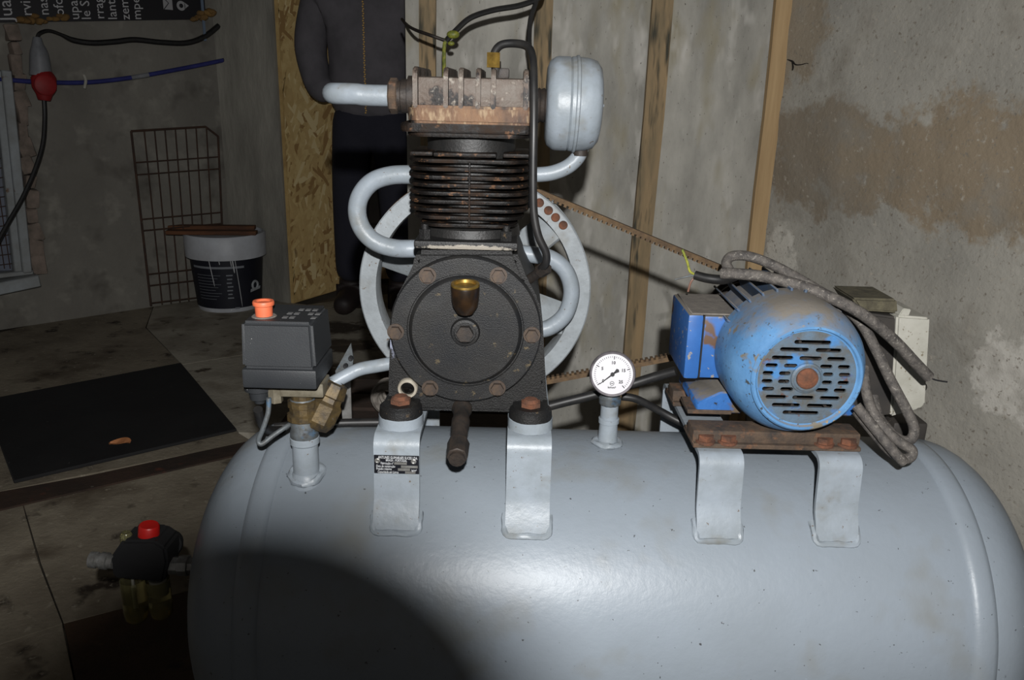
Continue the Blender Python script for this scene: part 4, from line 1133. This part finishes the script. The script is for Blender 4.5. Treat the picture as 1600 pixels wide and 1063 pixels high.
# ------------------------------------------------------------------ bucket with strips on the lid
bkc = atz(360, 477)
dB = (bkc - CAM).dot(fwd) / FPX
rb_ = 51 * dB; rl_ = 59 * dB
zlid0 = atz(360, 474).z
def zb_at(py): return at(360, py, bkc.y - .12).z
zL0, zL1 = zb_at(403), zb_at(369)
bk = thing('paint_bucket', 'white lidded bucket with a dark navy label, standing by the pillar', 'bucket', bkc)
finish('tub', MB().lathe(bkc, (0, 0, 1), [(0, 0), (0, rb_ * .90), (.012, rb_ * .92), (zL0, rb_ * 1.04), (zL0, 0)], 48), M_bucket, bk)
lbl = finish('label_wrap', MB().lathe(bkc, (0, 0, 1), [(.020, rb_ * .925), (.020, rb_ * .936), (zL0 - .004, rb_ * 1.052), (zL0 - .004, rb_ * 1.03)], 48), M_label, bk)
lid = finish('lid', MB().lathe(bkc, (0, 0, 1), [(zL0 - .006, rl_ * .98), (zL0 - .006, rl_), (zL1 - .006, rl_ * 1.01), (zL1, rl_ * .985), (zL1, rl_ * .95), (zL1 - .012, rl_ * .93), (zL1 - .012, 0)], 48), M_bucket, bk)
def on_tub(ang, z, off=.002):
    r = rb_ * (.936 + (1.052 - .936) * (z - .02) / (zL0 - .024)) + off
    return bkc + Vector((math.sin(R(ang)) * r, -math.cos(R(ang)) * r, z))
base_a = math.degrees(math.atan2(-bkc.x, bkc.y + 1.05)) * -1
base_a = -math.degrees(math.atan2(bkc.x, bkc.y - CAM.y))
pm = MB()
def arc_bar(a0, a1, z, hh, n=14):
    V = [[pm.bm.verts.new(on_tub(base_a + a0 + (a1 - a0) * k / n, zz)) for zz in (z - hh / 2, z + hh / 2)] for k in range(n + 1)]
    for A, B in zip(V, V[1:]): pm.bm.faces.new([A[0], B[0], B[1], A[1]])
arc_bar(-62, 26, zL0 * .84, .010)
for k in range(7):
    arc_bar(-3 + (k % 2), 7 - (k % 3), zL0 * (.70 - .07 * k), .006, 4)
for k in range(9):
    arc_bar(-55, -12 - (k % 3) * 5, zL0 * (.70 - .055 * k), .0016, 6)
arc_bar(46, 62, zL0 * .12, .008, 4); arc_bar(8, 16, zL0 * .08, .008, 3)
finish('printed_marks', pm, mat('label_print', (120, 124, 130), None, rough=.6), lbl)['kind'] = 'stuff'
em = MB()
pc = on_tub(base_a + 48, zL0 * .46)
en = Vector((math.sin(R(base_a + 48)), -math.cos(R(base_a + 48)), 0)); ex = Vector((0, 0, 1)).cross(en)
em.torus(pc, en, .018, .0055, 24, 6)
em.prism([pc + ex * .03 + Vector((0, 0, -.022)), pc + ex * .034 + Vector((0, 0, -.010)), pc - ex * .03 + Vector((0, 0, -.014)), pc - ex * .034 + Vector((0, 0, -.028))], en * .002)
finish('ribbon_emblem', em, mat('emblem_grey', (150, 154, 158), None, rough=.6), lbl)
dr_ = MB()
for (a, z0, z1, w_) in ((-28, .98, .50, .0035), (8, .98, .74, .006), (12, .98, .1, .003), (5, .98, .86, .004), (-12, .96, .9, .004)):
    da = (z0 - z1) * 10
    P = [on_tub(base_a + a + da * k / 6, zL0 * (z0 + (z1 - z0) * k / 6), .001) for k in range(7)]
    dr_.tube(P, [w_ * .5] * 6 + [w_ * .2], n=6, smooth=2)
finish('paint_drip', dr_, M_whiteink, bk)
for k, (p0, p1, lab) in enumerate((((264, 366, .0), (398, 358, .0), 'brown wooden strip lying across the bucket lid, the rear one'), ((264, 380, 0), (400, 366, 0), 'brown wooden strip lying across the bucket lid, the front one'))):
    yb = bkc.y + (.05 if k == 0 else -.09)
    zz = bkc.z + zL1 + .0005
    a = at(p0[0], 372, yb); b = at(p1[0], 372, yb)
    c = Vector(((a.x + b.x) / 2, yb, zz + .009))
    L_ = (b - a).length
    o = finish('wooden_strip', MB().box(c, (L_, .045, .018), Matrix.Rotation(R(6), 3, 'Z'), bev=.002, seg=1), mat('brown_strip%d' % k, (104, 66, 40), (70, 46, 32), scale=6, rough=.8, stretch=(1, 8, 8)))
    tag(o, lab, 'strip', 'strips on the bucket')

# ------------------------------------------------------------------ wire grate leaning on the wall
def wg(px, py):
    f = max(0.0, min(1.0, (py - 200) / 275.0))
    return wl_at(px, py, .02 + .07 * f)
grt = thing('wire_grate', 'rusty welded wire grate leaning against the wall behind the bucket', 'wire grate', wg(232, 478))
def gp(u, v):      # u across, v down (0..1)
    tl_, tr_, bl_, br_ = Vector((205, 205)), Vector((340, 197)), Vector((236, 478)), Vector((352, 464))
    p = tl_.lerp(tr_, u).lerp(bl_.lerp(br_, u), v)
    return wg(p.x, p.y)
for k in range(9):
    u = (0, .15, .27, .39, .51, .63, .75, .87, 1)[k]
    v0 = .0 if u < .9 else .06
    finish('wire', MB().tube([gp(u, v0), gp(u, 1)], .005 if k in (0, 8) else .0032, n=6, smooth=1), M_grate, grt)
for v in (0, .18, .25, .505, .57, .82, .885, .985):
    u1 = .86 if v == 0 else 1.0
    finish('wire', MB().tube([gp(0, v), gp(u1, v)], .0055 if v == 0 else .0032, n=6, smooth=1), M_grate, grt)
finish('wire', MB().tube([gp(.86, 0), gp(1, .06)], .005, n=6, smooth=1), M_grate, grt)

# ------------------------------------------------------------------ banner and foam at the top left
bn = thing('printed_banner', 'black printed banner with white sideways lettering at the top left', 'banner', wl_at(170, 33, .03))
q = [wl_at(-40, 36, .03), wl_at(322, 30, .03)]
bup = Vector((0, 0, 1)); brt = (q[1] - q[0]).normalized()
bh = .55
q0 = Vector((q[0].x, q[0].y, min(q[0].z, q[1].z)))
finish('sheet', MB().prism([q0, q0 + (q[1] - q0), q[1] + bup * bh, q0 + bup * bh], NL * -.004), M_banner, bn)
lines = [(12, 'Juan', 33, .066), (43, 'rvic', 25, .054), (70, 'nas', 24, .052), (94, 'ofos', 25, .052), (118, 'upa -', 31, .052), (136, 'le Si', 31, .052), (157, 'rrag', 30, .052), (177, 'lant', 31, .052), (197, 'zeme', 31, .052), (215, 'mpez', 31, .052)]
for (px, s, py, sz) in lines:
    p = wl_at(px, py, .034)
    o_ = finish('lettering', put_text(MB(), s, sz, p, bup, -brt, 'LEFT', ext=.0006), M_banwhite, bn)
    o_['kind'] = 'stuff'
ic = MB()
p = wl_at(262, 5, .034)
ic.box(p, (.040, .001, .052), Matrix.Rotation(math.atan2(brt.y, brt.x), 3, 'Z'))
p = wl_at(283, 9, .034)
ic.lathe(p, NL, [(0, .020), (.001, .020), (.001, .009), (0, .009)], 20)
ic.prism([p + brt * .014 + bup * .014, p + brt * .034, p + brt * .014 - bup * .014], NL * .001)
finish('icons', ic, mat('icon_grey', (150, 150, 152), None, rough=.6), bn)
lnm = MB()
e0, e1 = wl_at(262, 5, .0352), wl_at(262, 5, .0352)
lnm.tube([e0 - brt * .018 + bup * .024, e0 + brt * .004, e0 - brt * .018 - bup * .024], .0018, n=4, smooth=1)
finish('icon_fold', lnm, M_banner, bn)
finish('edge_strip', MB().box(wl_at(316, 8, .034) + bup * .1, (.012, .004, .5), Matrix.Rotation(math.atan2(brt.y, brt.x), 3, 'Z')), mat('pale_blue_edge', (96, 110, 128), None, rough=.5), bn)
fo_ = MB()
random.seed(5)
for (px0, px1, py) in ((30, 100, 29), (302, 330, 27)):
    for k in range(10):
        px = px0 + (px1 - px0) * k / 9
        fo_.sphere(wl_at(px, py + random.uniform(-4, 5) - (0 if px0 < 200 else 8 * (k / 9)), .03), random.uniform(.010, .018), (1.5, .7, .8), 10, 7)
o = finish('expanding_foam', fo_.jitter(.006, 40), M_foam)
tag(o, 'brown expanding foam squeezed out along the banner edge', 'foam', kind='stuff')

# ------------------------------------------------------------------ wall cables, plug and blue air hose
ec = thing('power_connector', 'red and grey industrial plug hanging on a cable by the window', 'plug', wl_at(68, 158, .06))
finish('grey_socket', MB().tube([wl_at(58, 58, .06), wl_at(59, 70, .06), wl_at(61, 84, .06), wl_at(64, 118, .06)], [.014, .022, .034, .042], n=16, smooth=4), M_greyplug, ec)
rp = finish('red_plug', MB().tube([wl_at(66, 112, .07), wl_at(68, 122, .07), wl_at(69, 138, .07), wl_at(69, 148, .07), wl_at(69, 157, .07)], [.030, .046, .044, .030, .022], n=16, smooth=4), M_redplug, ec)
finish('plug_lid', MB().lathe(wl_at(70, 133, .10), NL, [(0, .040), (.012, .040), (.016, .034), (.016, 0)], 24), M_redplug, rp)
finish('supply_cable', MB().tube([wl_at(*p) for p in ((58, 60, .06), (62, 52, .06), (76, 48, .05), (95, 54, .04), (115, 63, .03), (145, 67, .03), (180, 65, .03), (210, 62, .03), (250, 66, .03), (290, 67, .03), (318, 58, .03), (342, 40, .03))], [.007] * 4 + [.012] * 8, n=8, smooth=5), M_hose, ec)
finish('lead_cable', MB().tube([wl_at(*p) for p in ((69, 156, .07), (70, 185, .08), (67, 225, .10), (55, 265, .12), (35, 310, .14), (12, 350, .16), (-10, 390, .18))], .009, n=8, smooth=6), M_hose, ec)
bh_ = thing('blue_air_hose', 'thin blue hose running along the wall to the corner', 'hose', wl_at(170, 130, .03))
finish('hose', MB().tube([wl_at(*p) for p in ((-40, 122, .06), (0, 124, .05), (60, 128, .04), (130, 129, .03), (200, 122, .03), (280, 108, .03), (350, 94, .03))], .0095, n=10, smooth=6), M_bluetube, bh_)
finish('printed_band', MB().tube([wl_at(205, 121.5, .031), wl_at(232, 117, .031)], .0100, n=10, smooth=1), M_greyplug, bh_)
finish('hose_clip', MB().tube([wl_at(131, 117, .045), wl_at(134, 126, .050), wl_at(132, 138, .045)], .006, n=8, smooth=4), M_white, bh_)
finish('end_cap', MB().sphere(wl_at(351, 94, .03), .013), M_hose, bh_)

# ------------------------------------------------------------------ mat, leaf, clutter on the floor
mt = [atz(*p) for p in ((-25, 630), (283, 571), (370, 675), (22, 757))]
o = finish('rubber_mat', MB().prism([p + Vector((0, 0, .001)) for p in mt], (0, 0, .010), bev=.002, seg=1), M_rubber)
tag(o, 'black rubber mat lying on the concrete floor', 'mat')
lf = atz(187, 697, .013)
lm = MB()
nL = 8
V = []
for k in range(nL + 1):
    t = k / nL
    wv = .020 * math.sin(math.pi * t) ** .8 + .0008
    c = lf + Vector((-.03 + .06 * t, .006 * math.sin(t * 3), .003 + .006 * t))
    V.append([lm.bm.verts.new(c + Vector((0, -wv, .006))), lm.bm.verts.new(c), lm.bm.verts.new(c + Vector((.004, wv, .008)))])
for A, B in zip(V, V[1:]):
    for j in range(2): lm.bm.faces.new([A[j], B[j], B[j + 1], A[j + 1]])
e = bmesh.ops.extrude_face_region(lm.bm, geom=list(lm.bm.faces))
bmesh.ops.translate(lm.bm, vec=(0, 0, .001), verts=[g for g in e['geom'] if isinstance(g, bmesh.types.BMVert)])
o = finish('dry_leaf', lm, mat('dry_leaf', (190, 128, 84), (160, 104, 66), scale=30, rough=.7))
tag(o, 'small curled orange brown leaf on the rubber mat', 'leaf')
# rolled hose and dark junk seen between the switch and the pump
rl2 = thing('cable_roll', 'pale coil with a dark core lying behind the tank', 'coil', atz(605, 640))
rc = at(607, 624, .55)
for k in range(3):
    finish('coil_ring', MB().torus(rc + Vector((0, .02 * k, 0)), (0.25, 1, .15), .030 - .002 * k, .010, 32, 8), mat('coil_pale%d' % k, (150, 144, 136), (90, 84, 78), scale=30, rough=.7, stretch=(1, 6, 1)), rl2)
rl2.location = Vector((rc.x, rc.y, rc.z - .04))
for ch in list(rl2.children): ch.location = ORG[rl2.name] - rl2.location
ORG[rl2.name] = rl2.location.copy()
cr_ = thing('wooden_crate', 'dark low crate on the floor behind the tank', 'crate', (rc.x + .03, .75, 0))
ztop = rc.z - .043
for k in range(3):
    finish('slat', MB().box((rc.x + .03, .55 + .10 * k, ztop - .01), (.5, .085, .018), bev=.002, seg=1), M_plank, cr_)
    finish('slat', MB().box((rc.x + .03, .50, .05 + k * (ztop - .10) / 2), (.5, .018, .07), bev=.002, seg=1), M_plank, cr_)
for sx in (-.24, .24):
    for y in (.515, .76): finish('corner_post', MB().box((rc.x + .03 + sx * .95, y, (ztop - .02) / 2), (.03, .03, ztop - .02)), M_plank, cr_)

bl = atz(548, 452)
o = finish('wooden_block', MB().box(bl + Vector((.05, .30, .06)), (.30, .12, .12), Matrix.Rotation(R(12), 3, 'Z'), bev=.004), M_wood)
tag(o, 'pale timber block on the floor behind the person by the strand board', 'timber block')

# ------------------------------------------------------------------ standing person in the doorway
def skin(verts, edges, radii, levels=2):
    me = bpy.data.meshes.new('sk'); me.from_pydata([Vector(v) for v in verts], edges, [])
    o = bpy.data.objects.new('sk', me); COL.objects.link(o)
    sm = o.modifiers.new('s', 'SKIN'); sm.use_smooth_shade = True
    for i, r_ in enumerate(radii):
        sv = me.skin_vertices[0].data[i]
        sv.radius = (r_, r_) if not isinstance(r_, tuple) else r_
        sv.use_root = (i == 0)
    ss = o.modifiers.new('b', 'SUBSURF'); ss.levels = levels; ss.render_levels = levels
    bpy.context.view_layer.update()
    out = bpy.data.meshes.new_from_object(o.evaluated_get(bpy.context.evaluated_depsgraph_get()))
    bpy.data.objects.remove(o); bpy.data.meshes.remove(me)
    mb = MB(); mb.bm.from_mesh(out); bpy.data.meshes.remove(out)
    return mb
ft_ = atz(548, 484)
pY = ft_.y + .04
pX = at(580, 120, pY).x
PB = Vector((pX, pY, 0))
person = thing('person', 'person in charcoal zip jacket and dark trousers standing in the doorway', 'person', PB)
def loc(*v): return Vector(v) + PB
# local axes: x to the picture's right, y away from the camera
leg = lambda s: [(s * .095, 0, .92), (s * .105, -.01, .52), (s * .112, .02, .10)]
BV = [(0, 0, .98), (0, .01, 1.15), (0, .01, 1.35), (0, .0, 1.46), (0, -.01, 1.54), (0, -.02, 1.62), (0, -.015, 1.72)]
BE = [(0, 1), (1, 2), (2, 3), (3, 4), (4, 5), (5, 6)]
BR = [(.12, .10), (.14, .105), (.16, .11), (.08, .075), (.055, .058), (.080, .092), (.066, .080)]
for s in (-1, 1):
    i = len(BV)
    BV += [(s * .205, .0, 1.40), (s * .272, .03, 1.17), (s * .222, -.03, 1.00), (s * .15, -.055, .975)]
    BE += [(2, i), (i, i + 1), (i + 1, i + 2), (i + 2, i + 3)]
    BR += [.058, .043, .032, (.038, .022)]
    j = len(BV)
    BV += leg(s) + [(s * .12, -.09, .05)]
    BE += [(0, j), (j, j + 1), (j + 1, j + 2), (j + 2, j + 3)]
    BR += [.078, .056, .034, .028]
body = skin([loc(*v) for v in BV], BE, BR)
# face and ears
hc_ = loc(0, -.018, 1.635)
body.sphere(hc_ + Vector((0, -.093, -.005)), .014, (.8, 1.2, 1.5), 10, 8)
for s in (-1, 1):
    body.sphere(hc_ + Vector((s * .080, .01, 0)), .026, (.35, .8, 1.2), 10, 8)
    body.sphere(hc_ + Vector((s * .032, -.082, .018)), .013, (1.2, .6, .8), 10, 8)
body.sphere(hc_ + Vector((0, -.082, -.045)), .020, (1.3, .5, .35), 10, 8)
# hands: palm with five fingers, tucked towards the jacket pockets
for s in (-1, 1):
    h = loc(s * .13, -.045, .975)
    for k in range(4):
        o_ = Vector((s * (.012 - .018 * k) * .9, -.004, -.02))
        body.tube([h + o_, h + o_ + Vector((0, -.008, -.030)), h + o_ + Vector((0, .002, -.052 + .005 * abs(k - 1.3)))], [.0088, .0082, .0065], n=8, smooth=4)
    body.tube([h + Vector((-s * .028, -.006, .010)), h + Vector((-s * .046, -.016, -.010)), h + Vector((-s * .048, -.016, -.032))], [.010, .009, .007], n=8, smooth=4)
finish('body', body, M_skin, person, 180)
hair = MB().sphere(hc_ + Vector((0, .012, .040)), .098, (.95, 1.08, .92), 20, 14)
finish('hair', hair, M_hair, person, 180)
JV = [(0, 0, .84), (0, 0, 1.02), (0, .01, 1.22), (0, .01, 1.38), (0, .0, 1.475)]
JE = [(0, 1), (1, 2), (2, 3), (3, 4)]
JR = [(.200, .150), (.205, .150), (.20, .145), (.19, .135), (.085, .085)]
for s in (-1, 1):
    i = len(JV)
    JV += [(s * .215, .0, 1.40), (s * .275, .03, 1.17), (s * .225, -.03, 1.00), (s * .165, -.07, .975)]
    JE += [(3, i), (i, i + 1), (i + 1, i + 2), (i + 2, i + 3)]
    JR += [.088, .076, .066, .060]
jk = finish('jacket', skin([loc(*v) for v in JV], JE, JR), M_jacket, person, 180)
zp = MB()
for k in range(58):
    z = .905 + k * .0092
    zp.box(loc((.0012 if k % 2 else -.0012), -.152 - .006 * math.sin((z - .88) * 5), z), (.006, .004, .006))
finish('zip', zp, mat('brass_zip', (150, 120, 66), None, rough=.4, metal=.6), jk)
TV = [(0, 0, .98), (0, 0, .90)]
TE = [(0, 1)]
TR = [(.165, .125), (.170, .130)]
for s in (-1, 1):
    i = len(TV)
    TV += [(s * .090, 0, .80), (s * .108, -.01, .50), (s * .118, .01, .12)]
    TE += [(1, i), (i, i + 1), (i + 1, i + 2)]
    TR += [.105, .088, .078]
finish('trousers', skin([loc(*v) for v in TV], TE, TR), M_trouser, person, 180)
for s in (-1, 1):
    bt_ = skin([loc(s * .118, .035, .062), loc(s * .122, -.04, .056), loc(s * .13, -.13, .048), loc(s * .133, -.18, .040), loc(s * .118, .02, .15)], [(0, 1), (1, 2), (2, 3), (0, 4)], [.064, .058, .055, .040, .076])
    for v in bt_.bm.verts:
        if v.co.z < .004: v.co.z = .004
    finish('boot', bt_, M_boot, person, 180)

# ------------------------------------------------------------------ the photographer's camera on a tripod (its lens hood shades the flash)
pc_ = thing('photo_camera', 'black camera on a tripod facing the tank', 'camera', (CAM.x, CAM.y - .15, 0))
def cl(x, y, z): return CAM + crt * x + cup * y + fwd * z      # in the axes of that camera
RM = Matrix((crt, cup, fwd)).transposed()
LX, LY = -.016, .0225
finish('lens_hood', MB().lathe(cl(LX, LY, -.13), fwd, [(0, .036), (.02, .036), (.06, .037), (.122, .040), (.128, .040), (.128, .038), (.06, .035), (.02, .033), (.01, .032), (.01, 0)], 48), M_hose, pc_)
finish('camera_body', MB().box(cl(0, -.005, -.175), (.135, .095, .075), RM, bev=.008), M_hose, pc_)
finish('prism_housing', MB().box(cl(.0, .052, -.180), (.055, .030, .055), RM, bev=.008), M_hose, pc_)
finish('flash_arm', MB().box(cl(.02, .078, -.178), (.050, .030, .008), RM, bev=.002).box(cl(.02, .093, -.150), (.050, .020, .020), RM, bev=.002), M_hose, pc_)
hd = Vector((CAM.x, CAM.y - .185, CAM.z - .11))
finish('tripod_head', MB().cyl(hd + Vector((0, 0, .075)), hd - Vector((0, 0, .06)), .022, .026), M_hose, pc_)
for k in range(3):
    a = R(270 + 120 * k)
    e1 = Vector((hd.x + math.cos(a) * .30, hd.y + math.sin(a) * .30, .0))
    finish('tripod_leg', MB().cyl(e1, hd - Vector((0, 0, .05)), .010, .014, n=12), M_hose, pc_)
